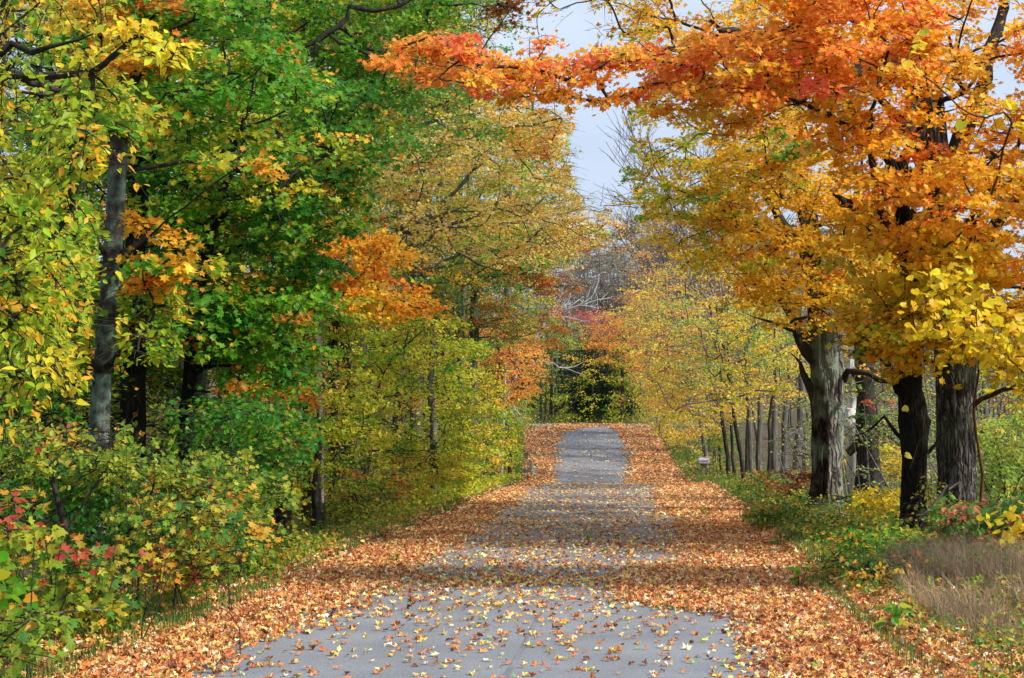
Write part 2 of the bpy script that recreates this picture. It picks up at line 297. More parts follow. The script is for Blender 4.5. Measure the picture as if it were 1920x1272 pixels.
def grow(mb_tw, mb_lf, reg, outdir, twig_r=.004, twigs=True):
    """each cluster: several leafy twigs radiating outward"""
    c = reg.c; n = len(c)
    if n == 0: return
    per = 6; T = n * per
    base = np.repeat(c, per, 0) + rng.normal(0, reg.r * .18, (T, 3)) * (1, 1, .6)
    d = rng.normal(size=(T, 3)); d[:, 2] *= reg.flat; d = nrm(d) + np.repeat(outdir, per, 0) * .45; d[:, 2] *= max(reg.flat, .3) + .1; d = nrm(d)
    L = reg.r * rng.uniform(.6, 1.25, T)
    if twigs:
        t = np.array([0, .5, 1.])[None, :, None]
        P = base[:, None] + d[:, None] * L[:, None, None] * t; P[..., 2] -= reg.droop * L[:, None] * (t[..., 0] ** 2)
        tubes(mb_tw, P, np.broadcast_to(np.array([1.5, 1.1, .5]) * twig_r, (T, 3)), 3)
    K = T * max(1, int(round(reg.lpc / per)))
    i = rng.integers(0, T, K); t = rng.random(K) ** .75
    pos = base[i] + d[i] * (L[i] * t)[:, None]; pos[:, 2] -= reg.droop * L[i] * t * t
    side = nrm(np.cross(d[i], [0, 0, 1.])) * rng.normal(0, 1, (K, 1)); pos += side * reg.size * .9 + rng.normal(0, reg.size * .45, (K, 3))
    nor = rng.normal(0, .55, (K, 3)) + np.array([0, 0, .75]) + np.array([0, -.45, 0]) + .3 * outdir[i // per]
    tip = d[i] * .6 + side * .8 + rng.normal(0, .4, (K, 3)) + np.array([0, 0, -.75])
    sz = reg.size * rng.uniform(.55, 1.3, K); col = pick(reg.p, K, reg.main[i // per])
    x_, y_ = project(pos); keep = np.ones(K, bool)
    for poly, zm, pr in OPEN: keep &= ~(inpoly(x_, y_, poly) & (pos[:, 1] < zm) & (rng.random(K) < pr))
    put_leaves(mb_lf, reg.shape, pos[keep], nor[keep], tip[keep], sz[keep], col[keep])

def mst(root_nodes, pts, bf=.35, maxit=4000):
    """Cuntz-style branching: parent index of every point; nodes = root_nodes + pts"""
    nodes = list(map(tuple, root_nodes)); nr = len(nodes); R0 = np.array(nodes); pts = np.asarray(pts)
    pl_r = np.concatenate([[0], np.cumsum(np.linalg.norm(np.diff(R0, axis=0), axis=1))]) if nr > 1 else np.zeros(1)
    n = len(pts); par = np.full(n, -1); plen = np.zeros(n)
    D = np.linalg.norm(pts[:, None] - R0[None], axis=2); up = R0[None, :, 2] - pts[:, None, 2]
    cost = D + bf * (D + pl_r[None] * .25) + .8 * np.clip(up, 0, None)
    best = cost.argmin(1); bc = cost.min(1); par[:] = best; done = np.zeros(n, bool)
    dist_par = D[np.arange(n), best]
    for _ in range(n):
        j = np.where(done, 1e9, bc).argmin(); done[j] = True
        p = par[j]; plen[j] = dist_par[j] + (pl_r[p] * .25 if p < nr else plen[p - nr])
        d = np.linalg.norm(pts - pts[j], axis=1); c = d + bf * (d + plen[j]) + .5 * np.clip(pts[j, 2] - pts[:, 2], 0, None)
        m = (~done) & (c < bc); par[m] = j + nr; bc[m] = c[m]; dist_par[m] = d[m]
    return par, nr
def hero_trunk(mb, path, rad, sides=72, ridge=.09, freq=11, seed=1, knots=()):
    """a trunk with real bark ridges, root flare and knots; path (n,3), rad (n)"""
    path = np.asarray(path); n = len(path); a = np.arange(sides) * 2 * np.pi / sides
    z0 = path[0, 2]; V = np.zeros((n, sides, 3))
    for i in range(n):
        h = path[i, 2] - z0
        for j in range(sides):
            ca, sa = math.cos(a[j]), math.sin(a[j])
            w = mnoise.noise((ca * 1.3, sa * 1.3, h * .9 + seed)) * 1.1
            q = mnoise.noise((math.cos(a[j] + w * .35) * freq * .32, math.sin(a[j] + w * .35) * freq * .32, h * .55 + seed * 3.1))
            q2 = mnoise.noise((ca * freq * .7, sa * freq * .7, h * 2.2 + seed * 1.7))
            big = mnoise.noise((ca * .9, sa * .9, h * .6 + seed * 2))
            r = rad[i] * (1 + ridge * (1 - 2.6 * abs(q)) + ridge * .45 * q2 + .10 * big)
            r *= 1 + math.exp(-max(h, 0) / .28) * (.28 + .16 * math.sin(a[j] * 5 + seed))
            for (kh, ka, kr, kw) in knots:
                da = (a[j] - ka + math.pi) % (2 * math.pi) - math.pi
                dd = math.hypot((h - kh), da * rad[i]) / kw
                if dd < 2.2: r += kr * math.exp(-(dd - .75) ** 2 * 5) - kr * .7 * math.exp(-dd * dd * 6)
            V[i, j] = path[i] + np.array([ca * r, sa * r, 0])
    idx = np.arange(n * sides).reshape(n, sides)
    q = np.stack([idx[:-1], np.roll(idx[:-1], -1, 1), np.roll(idx[1:], -1, 1), idx[1:]], -1).reshape(-1, 4)
    mb.add(V.reshape(-1, 3), [q])
def px_path(spec, Z, wk=1.):
    """[(px,py,width_px)] -> world path + radii; py None = stands on the ground"""
    out = []; rr = []
    for s in spec:
        zz = s[3] if len(s) > 3 else Z
        if s[1] is None:
            x = (s[0] - CX) / F * zz; out.append([x, zz, float(gz(x, zz)) - .12])
        else: out.append(list(W(s[0], s[1], zz)))
        rr.append(s[2] * zz / F / 2 * wk)
    return np.array(out), np.array(rr)
def tree(name, label, cat, spec, Z, regs, bark, limbs=(), group=None, hero=None, top=None, bf=.75, leafmat=None, twigs=True, crown='crown', trunk='trunk', twigbark=None, minr=.007):
    P, r = px_path(spec, Z, .8 if hero else 1.)
    if top is not None:         # carry the leader on above the frame
        k = len(P); d = P[-1] - P[-2]; d = d / np.linalg.norm(d); h = top - P[-1, 2]
        if h > .5:
            for t in (.35, .7, 1.): P = np.vstack([P, P[k - 1] + np.array([d[0] * h * .5 * t + .25 * math.sin(5 * t + Z), d[1] * h * t * .3, h * t])]); r = np.append(r, r[k - 1] * (1 - .85 * t))
    full = catmull(np.c_[P, r], .12 if hero else .35); path, rad = full[:, :3], np.maximum(full[:, 3], .006)
    root = link(name); org = path[0].copy(); org[2] = float(gz(org[0], org[1])); root.location = org
    tag(root, label, cat, group)
    mt = MB()
    if trunk == 'stem': rad = rad * np.linspace(1, .25, len(rad))
    if hero: hero_trunk(mt, path, rad, **hero)
    else:
        rad2 = rad * (1 + .35 * np.exp(-(path[:, 2] - path[0, 2]) / .25)); rad2 = rad2 * (1 + .05 * np.sin(np.arange(len(rad)) * 1.7))
        tubes(mt, path[None], rad2[None], 14)
    skel = [path[i] for i in range(0, len(path), 3 if hero else 1) if path[i, 2] > path[0, 2] + (.35 if trunk == 'stem' else 1.6)] or [path[-1]]
    for lb in limbs:
        lp, lr = px_path(lb, Z); f2 = catmull(np.c_[lp, lr], .2)
        e = len(f2); tp = np.minimum(1, (e - 1 - np.arange(e)) / 5. + .12); ml_ = MB()
        tubes(ml_, f2[None, :, :3] + np.r_[np.zeros((1, 3)), rng.normal(0, .02, (e - 1, 3))][None] - org, np.maximum(f2[None, :, 3] * tp, .005) * (1 + .08 * np.sin(np.arange(e) * 2.3))[None], 9)
        ml_.build('limb', twigbark or bark, root, True)
        skel += list(f2[1:, :3])
    skel = np.array(skel)
    mb = MB(); ml = MB(); mt_off = None
    allc = [g.c for g in regs if len(g.c)]
    if allc:
        C = np.concatenate(allc); par, nr = mst(skel, C, bf); n = len(C)
        kids = np.zeros(n)
        nodes = np.vstack([skel, C]); 
        # pipe model: accumulate from tips
        load = np.ones(n); depth = np.zeros(n, int); order = []
        for i in range(n):
            k = i; dpt = 0
            while par[k] >= nr: k = par[k] - nr; dpt += 1
            depth[i] = dpt
        for i in np.argsort(-depth):
            if par[i] >= nr: load[par[i] - nr] += load[i]
        rr = minr * load ** .5
        a = nodes[par]; b = C; ln = np.linalg.norm(b - a, axis=1, keepdims=True)
        pd = np.where((par >= nr)[:, None], nrm(a - nodes[par[np.clip(par - nr, 0, n - 1)]]), nrm(b - a) * .6 + np.array([0, 0, .35]))
        c1 = a + nrm(pd + nrm(b - a) * .8) * ln * .3; c2 = b - nrm(b - a) * ln * .33 + rng.normal(0, .05, (n, 3)) * ln
        t = np.linspace(0, 1, 7)[None, :, None]
        Bz = (1 - t) ** 3 * a[:, None] + 3 * (1 - t) ** 2 * t * c1[:, None] + 3 * (1 - t) * t * t * c2[:, None] + t ** 3 * b[:, None]
        Bz[:, 1:-1] += rng.normal(0, .012, (n, 5, 3)) * ln[:, None]
        ra = np.minimum(np.where(par >= nr, rr[np.clip(par - nr, 0, n - 1)], rr * 1.25), rr * 1.6)
        tubes(mb, Bz, ra[:, None] * (1 - t[..., 0]) + rr[:, None] * t[..., 0], 5)
        out = nrm(b - a); out[:, 2] *= .4; k = 0
        for g in regs:
            if len(g.c): grow(mb, ml, g, out[k:k + len(g.c)], twigs=twigs); k += len(g.c)
    for m in (mt, mb, ml):
        for v in m.v: v -= org.astype(np.float32)
    mt.build(trunk, bark, root, True)
    if mb.n: mb.build('branches', twigbark or bark, root, True)
    if ml.n: ml.build(crown, leafmat or M_LEAF, root, False, True)
    return root
def share(regs, trees, wy=.5):
    """hand the clusters of regions to the nearest of several trunks (x, Y)"""
    res = [[] for _ in trees]; tx = np.array(trees, float)
    for g in regs:
        d = np.hypot(g.c[:, 0:1] - tx[None, :, 0], (g.c[:, 1:2] - tx[None, :, 1]) * wy); k = d.argmin(1)
        for i in range(len(trees)):
            if (k == i).any(): res[i].append(g.sub(k == i))
    return res
def X(px, Z): return (px - CX) / F * Z
# ================================================================ THE SETTING
def litter_density(x, Y):
    """0..1 how thick the fallen leaves lie"""
    n = fbm(x * .9, Y * .45, 21); n2 = fbm(x * 3, Y * 1.2, 31); x0_ = x
    x = x + np.interp(Y, [20, 70], [.28, .55]) * n + np.interp(Y, [20, 70], [.14, .35]) * n2
    g0 = np.interp(Y, [8, 11.3, 16.5, 19.6, 24, 36, 60, 66, 70, 72, 92, 97, 99], [-2.7, -2.35, -1.43, -1.05, -.75, -.12, 1.0, 1.1, 2.0, 2.04, 2.8, 4.0, 5.5])
    g1 = np.interp(Y, [8, 11.3, 14.6, 15.6, 16.4, 20, 22, 30, 36, 60, 66, 72, 88, 92, 97, 99], [1.6, 1.75, 2.1, 1.6, 1.1, 1.1, 2.3, 3.0, 3.4, 5.0, 5.1, 4.9, 6.3, 6.1, 5.9, 5.5])
    ins = np.interp(Y, [8, 12, 15, 18, 22, 36, 44, 56, 60, 70, 74, 86, 92, 100], [.05, .06, .09, .17, .20, .20, .17, .14, .10, .08, .08, .12, .08, .08])
    e = np.minimum(smooth(-.3, .12, x - g0), smooth(-.3, .12, g1 - x))
    d = 1 - (1 - ins) * e
    patch = smooth(.1, .5, fbm(x * .6 + 9, Y * .8, 77)); d = np.where(e > .5, d + .3 * patch * (Y > 17) * (Y < 60), d)
    # a bare strip beside the left edge of the far rise
    strip = smooth(.0, .06, x - .55 - n * .25) * smooth(.0, .06, .95 - x + n * .25) * smooth(74, 75, Y) * (1 - smooth(84, 86, Y)); d = d * (1 - .85 * strip)
    d = d * (1 - .75 * smooth(98.5, 99.5, Y) * smooth(-.4, .3, fbm(x * .5, Y * 2, 12) + np.interp(x, [0, 2, 3, 6, 7.5, 9], [.6, .5, -.5, -.5, .2, .4])))
    l = road_l(Y) + .1; r = road_r(Y) + .2
    d = d * smooth(-.9, .1, x - l + .3 * n2) * smooth(-1.0, .2, r - x + .4 * n2)
    d = np.where((x < l - .2) | (x > r + .2), np.maximum(d, np.where(x > r, np.where(Y < 24, .5, .25), .34) * (1 - smooth(0, np.where(Y < 24, 3.4, 2.2), np.maximum(l - x, x - r)))), d)
    return np.clip(d, 0, 1)
# ground: one sheet out to the horizon
gx = np.concatenate([np.linspace(-900, -60, 12), np.linspace(-55, -14, 28), np.arange(-13.5, 18, .35), np.linspace(18.5, 60, 28), np.linspace(70, 900, 12)])
gy = np.concatenate([np.linspace(-500, -10, 10), np.arange(-5, 118, .5), np.linspace(119, 400, 60), np.linspace(450, 1500, 8)])
GX, GY = np.meshgrid(gx, gy); GZ = gz(GX, GY)
def sheet(mb, Xg, Yg, Zg, mask=None):
    h, w = Xg.shape; idx = np.arange(h * w).reshape(h, w)
    q = np.stack([idx[:-1, :-1], idx[:-1, 1:], idx[1:, 1:], idx[1:, :-1]], -1)
    q = q[mask] if mask is not None else q.reshape(-1, 4)
    used, inv = np.unique(q, return_inverse=True)
    mb.add(np.stack([Xg, Yg, Zg], -1).reshape(-1, 3)[used], [inv.reshape(-1, 4)])
m, n, o = new_mat('forest_floor')
tc = N(n, 'ShaderNodeTexCoord'); v1 = N(n, 'ShaderNodeTexVoronoi'); v1.inputs['Scale'].default_value = 11; n.links.new(tc.outputs['Object'], v1.inputs['Vector'])
sp = N(n, 'ShaderNodeSeparateColor'); n.links.new(v1.outputs['Color'], sp.inputs[0])
c1 = ramp(n, sp.outputs[0], [(.0, (.035, .022, .012)), (.35, (.09, .05, .022)), (.6, (.16, .085, .03)), (.8, (.05, .07, .02)), (1, (.24, .16, .05))])
n1 = N(n, 'ShaderNodeTexNoise'); n1.inputs['Scale'].default_value = .6; n1.inputs['Detail'].default_value = 6; n.links.new(tc.outputs['Object'], n1.inputs['Vector'])
c2 = ramp(n, n1.outputs['Fac'], [(.35, (.03, .05, .012)), (.65, (.05, .035, .018))])
mx = N(n, 'ShaderNodeMix', data_type='RGBA'); mx.inputs[0].default_value = .45; n.links.new(c1, mx.inputs[6]); n.links.new(c2, mx.inputs[7])
b = N(n, 'ShaderNodeBsdfPrincipled'); b.inputs['Roughness'].default_value = .95; n.links.new(mx.outputs[2], b.inputs['Base Color'])
bp = N(n, 'ShaderNodeBump'); bp.inputs['Distance'].default_value = .03; n.links.new(v1.outputs['Distance'], bp.inputs['Height']); n.links.new(bp.outputs[0], b.inputs['Normal']); n.links.new(b.outputs[0], o.inputs[0])
g = MB(); sheet(g, GX, GY, GZ); tag(g.build('ground', m, None, True), kind='structure')
# road: concrete-grey asphalt sheet
m, n, o = new_mat('asphalt')
tc = N(n, 'ShaderNodeTexCoord'); n1 = N(n, 'ShaderNodeTexNoise'); n1.inputs['Scale'].default_value = 60; n1.inputs['Detail'].default_value = 8; n1.inputs['Roughness'].default_value = .7
n2 = N(n, 'ShaderNodeTexNoise'); n2.inputs['Scale'].default_value = .9; n2.inputs['Detail'].default_value = 7
for q in (n1, n2): n.links.new(tc.outputs['Object'], q.inputs['Vector'])
ca = ramp(n, n1.outputs['Fac'], [(.3, (.075, .08, .086)), (.47, (.182, .192, .208)), (.7, (.315, .325, .34))])
cb = ramp(n, n2.outputs['Fac'], [(.3, (.72, .72, .73)), (.7, (1.1, 1.1, 1.08))])
mx = N(n, 'ShaderNodeMix', data_type='RGBA', blend_type='MULTIPLY'); mx.inputs[0].default_value = 1; n.links.new(ca, mx.inputs[6]); n.links.new(cb, mx.inputs[7])
b = N(n, 'ShaderNodeBsdfPrincipled'); b.inputs['Roughness'].default_value = .85; n.links.new(mx.outputs[2], b.inputs['Base Color'])
bp = N(n, 'ShaderNodeBump'); bp.inputs['Strength'].default_value = .4; bp.inputs['Distance'].default_value = .006; n.links.new(n1.outputs['Fac'], bp.inputs['Height']); n.links.new(bp.outputs[0], b.inputs['Normal'])
n.links.new(b.outputs[0], o.inputs[0])
ry = np.arange(-30, 102.5, .5); t = np.linspace(0, 1, 40)
ryc = np.clip(ry, 0, 200)[:, None]
lft = road_l(ryc) + .35; rgt = np.minimum(road_r(ryc) - .35, lft + np.interp(ryc, [0, 14, 15.5, 30, 60, 110], [5.3, 5.3, 5.0, 5.6, 6.0, 7.6]))
RX = lft + (rgt - lft) * t[None]; RY = np.repeat(ry[:, None], 40, 1)
far = smooth(96, 101, RY); RX = RX + far * (RX - 4.7) * 1.4
g = MB(); sheet(g, RX, RY, gz(RX, RY) + .012); tag(g.build('road', m, None, True), kind='structure')
# the tarred joint in the pavement
m2, n, o = new_mat('tar_joint'); b = N(n, 'ShaderNodeBsdfPrincipled'); b.inputs['Base Color'].default_value = (.045, .045, .05, 1); b.inputs['Roughness'].default_value = .8
nz = N(n, 'ShaderNodeTexNoise'); nz.inputs['Scale'].default_value = 12; c = ramp(n, nz.outputs['Fac'], [(.3, (.09, .09, .095)), (.7, (.19, .195, .21))]); n.links.new(c, b.inputs['Base Color']); n.links.new(b.outputs[0], o.inputs[0])
jy = np.arange(-5, 17, .25); jc = -.02 + (jy - 11.6) * .078 + .012 * vnoise(jy * 2, jy * 0, 4); jw = .008 + .007 * (vnoise(jy * 3, jy * 0 + 4, 6) + 1)
JX = np.stack([jc - jw, jc + jw], 1); JY = np.repeat(jy[:, None], 2, 1); g = MB(); sheet(g, JX, JY, gz(JX, JY) + .0165); tag(g.build('road_joint', m2), kind='structure')

# fallen leaves: matted bed + loose leaves
mm, n, o = new_mat('matted_leaves')
tc = N(n, 'ShaderNodeTexCoord'); v1 = N(n, 'ShaderNodeTexVoronoi'); v1.inputs['Scale'].default_value = 14; n.links.new(tc.outputs['Object'], v1.inputs['Vector'])
sp = N(n, 'ShaderNodeSeparateColor'); n.links.new(v1.outputs['Color'], sp.inputs[0])
cc = ramp(n, sp.outputs[0], [(0, (.16, .06, .02)), (.25, (.42, .20, .08)), (.5, (.50, .26, .12)), (.75, (.34, .16, .06)), (1, (.55, .34, .13))])
b = N(n, 'ShaderNodeBsdfPrincipled'); b.inputs['Roughness'].default_value = .8; n.links.new(cc, b.inputs['Base Color'])
bp = N(n, 'ShaderNodeBump'); bp.inputs['Distance'].default_value = .03; n.links.new(v1.outputs['Distance'], bp.inputs['Height']); n.links.new(bp.outputs[0], b.inputs['Normal']); n.links.new(b.outputs[0], o.inputs[0])
lx = np.arange(-6, 12, .1); ly = np.arange(6, 103, .18); LX, LY = np.meshgrid(lx, ly)
dd = litter_density(LX, LY); cm = (dd[:-1, :-1] > .8) & (dd[1:, 1:] > .8) & (dd[:-1, 1:] > .8)
g = MB(); sheet(g, LX, LY, gz(LX, LY) + .02 + .008 * vnoise(LX * 6, LY * 6, 2), cm)
litter_root = link('fallen_leaves'); tag(litter_root, kind='stuff', label='fallen orange and brown leaves covering both sides of the road', cat='leaves')
g.build('matted_leaves', mm, litter_root)
g = MB()
for (y0, y1, dens, sh, smin) in ((7, 20, 860, 'M', .072), (20, 34, 600, 'm', .074), (34, 60, 330, 'q', .09), (60, 103, 170, 'q', .13)):
    A = 18 * (y1 - y0); k = int(A * dens); x = rng.uniform(-7, 11, k); y = rng.uniform(y0, y1, k)
    d = litter_density(x, y); keep = rng.random(k) < d * .62; x, y, d = x[keep], y[keep], d[keep]; k = len(x)
    z = gz(x, y) + .022 + .035 * rng.random(k) * (d > .5) + .006; vv_ = (x < road_l(y)) | (x > road_r(y)); z = z + vv_ * rng.random(k) * .10
    tilt = np.where(d > .5, .42, .16); nor = np.stack([rng.normal(0, 1, k) * tilt, rng.normal(0, 1, k) * tilt - .1, np.ones(k)], -1)
    tip = np.stack([rng.normal(size=k), rng.normal(size=k), np.zeros(k)], -1); s = smin * rng.uniform(.55, 1.25, k)
    col = np.where((rng.random(k) < np.where(d > .5, .25, .7))[:, None], pick(P_LITTERY, k, jit=.26), pick(P_LITTER, k, jit=.28))
    put_leaves(g, sh, np.stack([x, y, z], -1), nor, tip, s, col, .6 if sh in 'Mm' else .3)
g.build('loose_leaves', M_DRY, litter_root, False, True)

# ---------------------------------------------------------------- grass and low weeds
def blades(x, y, h, w, col, lean=.35, seg=2):
    g = MB(); k = len(x); z = gz(x, y) - .02; a = rng.uniform(0, 2 * np.pi, k); dr = np.stack([np.cos(a), np.sin(a), np.zeros(k)], -1)
    ln = rng.random(k) * lean * h; wv = np.stack([-np.sin(a), np.cos(a), np.zeros(k)], -1) * w[:, None] * .5
    b = np.stack([x, y, z], -1); mid = b + dr * (ln * .3)[:, None]; mid[:, 2] += h * .6; tp = b + dr * ln[:, None]; tp[:, 2] += h
    V = np.stack([b - wv, b + wv, mid + wv * .7, mid - wv * .7, tp], 1); i = (np.arange(k) * 5)[:, None]
    g.add(V, [i + np.array([[0, 1, 2, 3]]), i + np.array([[3, 2, 4]])], np.repeat(col, 5, 0)); return g
P_GRASS = pal((4, 80, 120, 50), (3, 110, 140, 60), (2, 60, 100, 50), (1.5, 150, 140, 70))
P_DRYG = pal((4, 170, 140, 120), (3, 150, 120, 96), (2, 120, 110, 70), (1, 190, 160, 130), (1, 110, 130, 60))
xs, ys, hs, cs = [], [], [], []
def strip(kk, y0, y1, f, hmin, hmax, p, pow_=1.):
    y = y0 + (y1 - y0) * rng.random(kk) ** pow_; x = f(y, kk); xs.append(x); ys.append(y); hs.append(rng.uniform(hmin, hmax, kk)); cs.append(pick(p, kk, jit=.2))
strip(13000, 9, 60, lambda y, k: road_l(y) - .0 - np.abs(rng.normal(0, .4, k)), .06, .24, P_GRASS, 1.3)
strip(9000, 60, 100, lambda y, k: road_l(y) - .1 - np.abs(rng.normal(0, .4, k)), .15, .35, P_GRASS)
strip(9000, 8, 100, lambda y, k: road_l(y) - 1.0 - np.abs(rng.normal(0, 1.2, k)), .15, .4, P_GRASS)
strip(15000, 17, 60, lambda y, k: road_r(y) + .05 + np.abs(rng.normal(0, .8, k)), .12, .36, P_GRASS)
strip(7000, 60, 98, lambda y, k: road_r(y) + np.abs(rng.normal(0, .9, k)), .15, .4, P_GRASS)
strip(7000, 9.5, 18, lambda y, k: road_l(y) + .25 - np.abs(rng.normal(0, .5, k)), .06, .22, P_GRASS)
strip(8000, 10, 19, lambda y, k: road_r(y) - .15 + np.abs(rng.normal(0, .8, k)), .06, .2, P_GRASS)
strip(6000, 9, 60, lambda y, k: road_r(y) + rng.uniform(.5, 9, k), .15, .4, P_GRASS)
x, y, h, c = map(np.concatenate, (xs, ys, hs, cs))
clump = (fbm(x * 1.4, y * 1.4, 51) > -.15) | (rng.random(len(x)) < .25); x, y, h, c = x[clump], y[clump], h[clump], c[clump]
tag(blades(x, y, h, .005 + .0003 * y, c).build('verge_grass', M_GRASS, None, False, True), 'green grass along both verges of the road', 'grass', kind='stuff')
k = 24000; y = rng.uniform(11.5, 19, k); x = road_r(y) + .5 + (y - 12) * .02 + np.abs(rng.normal(0, 1.2, k)); h = rng.uniform(.16, .58, k) * smooth(11.5, 14.5, y) * (.55 + .45 * smooth(.4, 1.0, x - road_r(y)))
msk = (fbm(x * 1.6, y * 1.2, 61) > -.15); tag(blades(x[msk], y[msk], h[msk] + .05, np.full(msk.sum(), .0055), pick(P_DRYG, k, jit=.28)[msk], 1.3).build('dry_grass', M_GRASS, None, False, True), 'dry pinkish grass standing at the lower right verge', 'grass', kind='stuff')
# broad-leaved weeds
g = MB()
def weeds(k, y0, y1, f, p, s, hh, sh='o'):
    y = rng.uniform(y0, y1, k); x = f(y, k); m_ = fbm(x * .9, y * .7, 91) > -.1; x, y = x[m_], y[m_]; k = len(x); z = gz(x, y) + rng.random(k) ** 1.3 * hh
    put_leaves(g, sh, np.stack([x, y, z], -1), rng.normal(0, .5, (k, 3)) + (0, -.3, 1), rng.normal(size=(k, 3)), s * rng.uniform(.6, 1.4, k), pick(p, k, jit=.2))
weeds(9000, 12, 34, lambda y, k: road_l(y) - .1 - np.abs(rng.normal(0, .7, k)), P_MIXLOW, .06, .3, 'O')
weeds(14000, 30, 100, lambda y, k: road_l(y) - .1 - np.abs(rng.normal(0, .8, k)), P_OLIVE, .075, .45, 'q')
weeds(16000, 17, 40, lambda y, k: road_r(y) + .1 + np.abs(rng.normal(0, 2.2, k)), P_MIXLOW, .055, .38, 'O')
weeds(9000, 10, 18, lambda y, k: road_r(y) + .1 + np.abs(rng.normal(0, 1.6, k)), P_MIXLOW, .05, .22, 'O')
weeds(4000, 9.5, 17, lambda y, k: road_l(y) - .1 - np.abs(rng.normal(0, .5, k)), P_SHRUB, .05, .2, 'O')
weeds(12000, 38, 100, lambda y, k: road_r(y) + .2 + np.abs(rng.normal(0, 2.5, k)), P_MIXLOW, .07, .45, 'q')
weeds(14000, 10, 60, lambda y, k: road_l(y) - rng.uniform(.8, 9, k), P_FOREST, .09, .4, 'q')
weeds(14000, 103, 128, lambda y, k: rng.uniform(-6, 18, k), P_OLIVE, .12, .55, 'q')
tag(g.build('weeds', M_LEAF, None, False, True), 'low leafy weeds and seedlings growing in the verges', 'weeds', kind='stuff')

# ================================================================ RIGHT SIDE
crown_hi = [(1250, -420), (2350, -420), (2350, -20), (1250, -20)]
tree('maple_tree', 'massive ridged grey trunk at the far right carrying the orange and red crown', 'tree',
     [(1800, None, 96), (1795, 900, 88), (1792, 760, 84), (1790, 640, 90), (1786, 540, 84), (1765, 460, 74), (1758, 330, 60), (1740, 150, 52), (1722, 0, 46)], 27.5,
     [Reg([(1420, -20), (2250, -20), (2250, 330), (1900, 320), (1740, 300), (1560, 240), (1420, 160)], (22, 29), 230, P_ORANGE, 88, .5, .10, 'M', .4),
      Reg([(1500, 210), (1740, 280), (2250, 310), (2250, 580), (1930, 610), (1860, 450), (1740, 470), (1660, 430), (1580, 330)], (22, 28.5), 150, pal((3, 250, 186, 40), (3, 250, 164, 36), (1, 246, 130, 40), (1.4, 250, 210, 56)), 88, .5, .105, 'M', .4),
      Reg([(1400, -40), (1730, -40), (1770, 110), (1620, 180), (1440, 150)], (21.5, 24.5), 58, P_REDOR, 110, .42, .10, 'M', .4),
      Reg([(722, 88), (830, 72), (1000, 78), (1100, 90), (1300, 62), (1480, 60), (1480, 200), (1300, 185), (1180, 172), (1080, 158), (900, 172), (800, 150), (735, 120)], (22, 25), 112, P_REDOR, 72, .36, .10, 'M', .25, gaps=()),
      Reg([(880, 150), (1180, 165), (1400, 190), (1400, 240), (1180, 190), (960, 195)], (22.5, 25), 20, P_ORANGE, 60, .3, .10, 'M', .3, gaps=()),
      Reg(crown_hi, (23, 31), 80, P_ORANGE, 110, .7, .11, 'm', .4)], B_GREY,
     limbs=[[(1780, 560, 60), (1700, 440, 40), (1630, 405, 26), (1560, 360, 12, 25)], [(1745, 200, 40), (1660, 140, 30, 26), (1540, 130, 22, 25), (1460, 66, 16, 24.2), (1300, 84, 12, 23.8), (1160, 120, 10, 23.5), (1000, 128, 8, 23.3), (780, 115, 5, 23)],
            [(1760, 400, 34), (1700, 250, 26, 26), (1620, 190, 14, 25)], [(1525, 60, 14, 25), (1532, 125, 12, 25)], [(1790, 300, 40), (1850, 120, 26, 28), (1900, -60, 16, 29)], [(1788, 520, 40), (1870, 420, 26, 28), (1960, 300, 14, 28)]],
     hero=dict(sides=84, ridge=.085, freq=13, seed=3, knots=[(2.1, -1.3, .05, .12)]), top=13, twigbark=B_DARK)
tree('oak_tree', 'black trunk standing just left of the massive grey one', 'tree',
     [(1712, None, 62), (1712, 960, 56), (1714, 850, 60), (1712, 780, 64), (1708, 700, 50), (1710, 600, 46), (1702, 480, 40), (1690, 330, 30)], 26.0,
     [Reg([(1580, 400), (1900, 430), (1880, 600), (1740, 640), (1600, 640), (1560, 520)], (23.5, 27), 80, P_GOLD, 85, .42, .10, 'M', .4, near=True),
      Reg([(1590, 600), (1760, 610), (1770, 680), (1690, 710), (1600, 660)], (24, 25.5), 20, P_GOLD, 46, .34, .10, 'M', .5),
      Reg([(1590, 600), (1690, 600), (1700, 690), (1600, 660)], (24.5, 26), 9, P_MIXLOW, 60, .3, .10, 'M', .4),
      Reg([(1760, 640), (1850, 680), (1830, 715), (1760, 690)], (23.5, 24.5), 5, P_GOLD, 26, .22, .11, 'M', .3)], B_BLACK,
     limbs=[[(1700, 745, 16), (1672, 715, 12), (1650, 650, 9), (1600, 600, 5)], [(1740, 850, 9), (1765, 820, 7), (1790, 800, 5)], [(1700, 830, 9, 26.5), (1640, 800, 6, 27), (1590, 850, 4, 27)]],
     hero=dict(sides=72, ridge=.06, freq=16, seed=9, knots=[(1.8, -1.7, .05, .15)]), top=8)
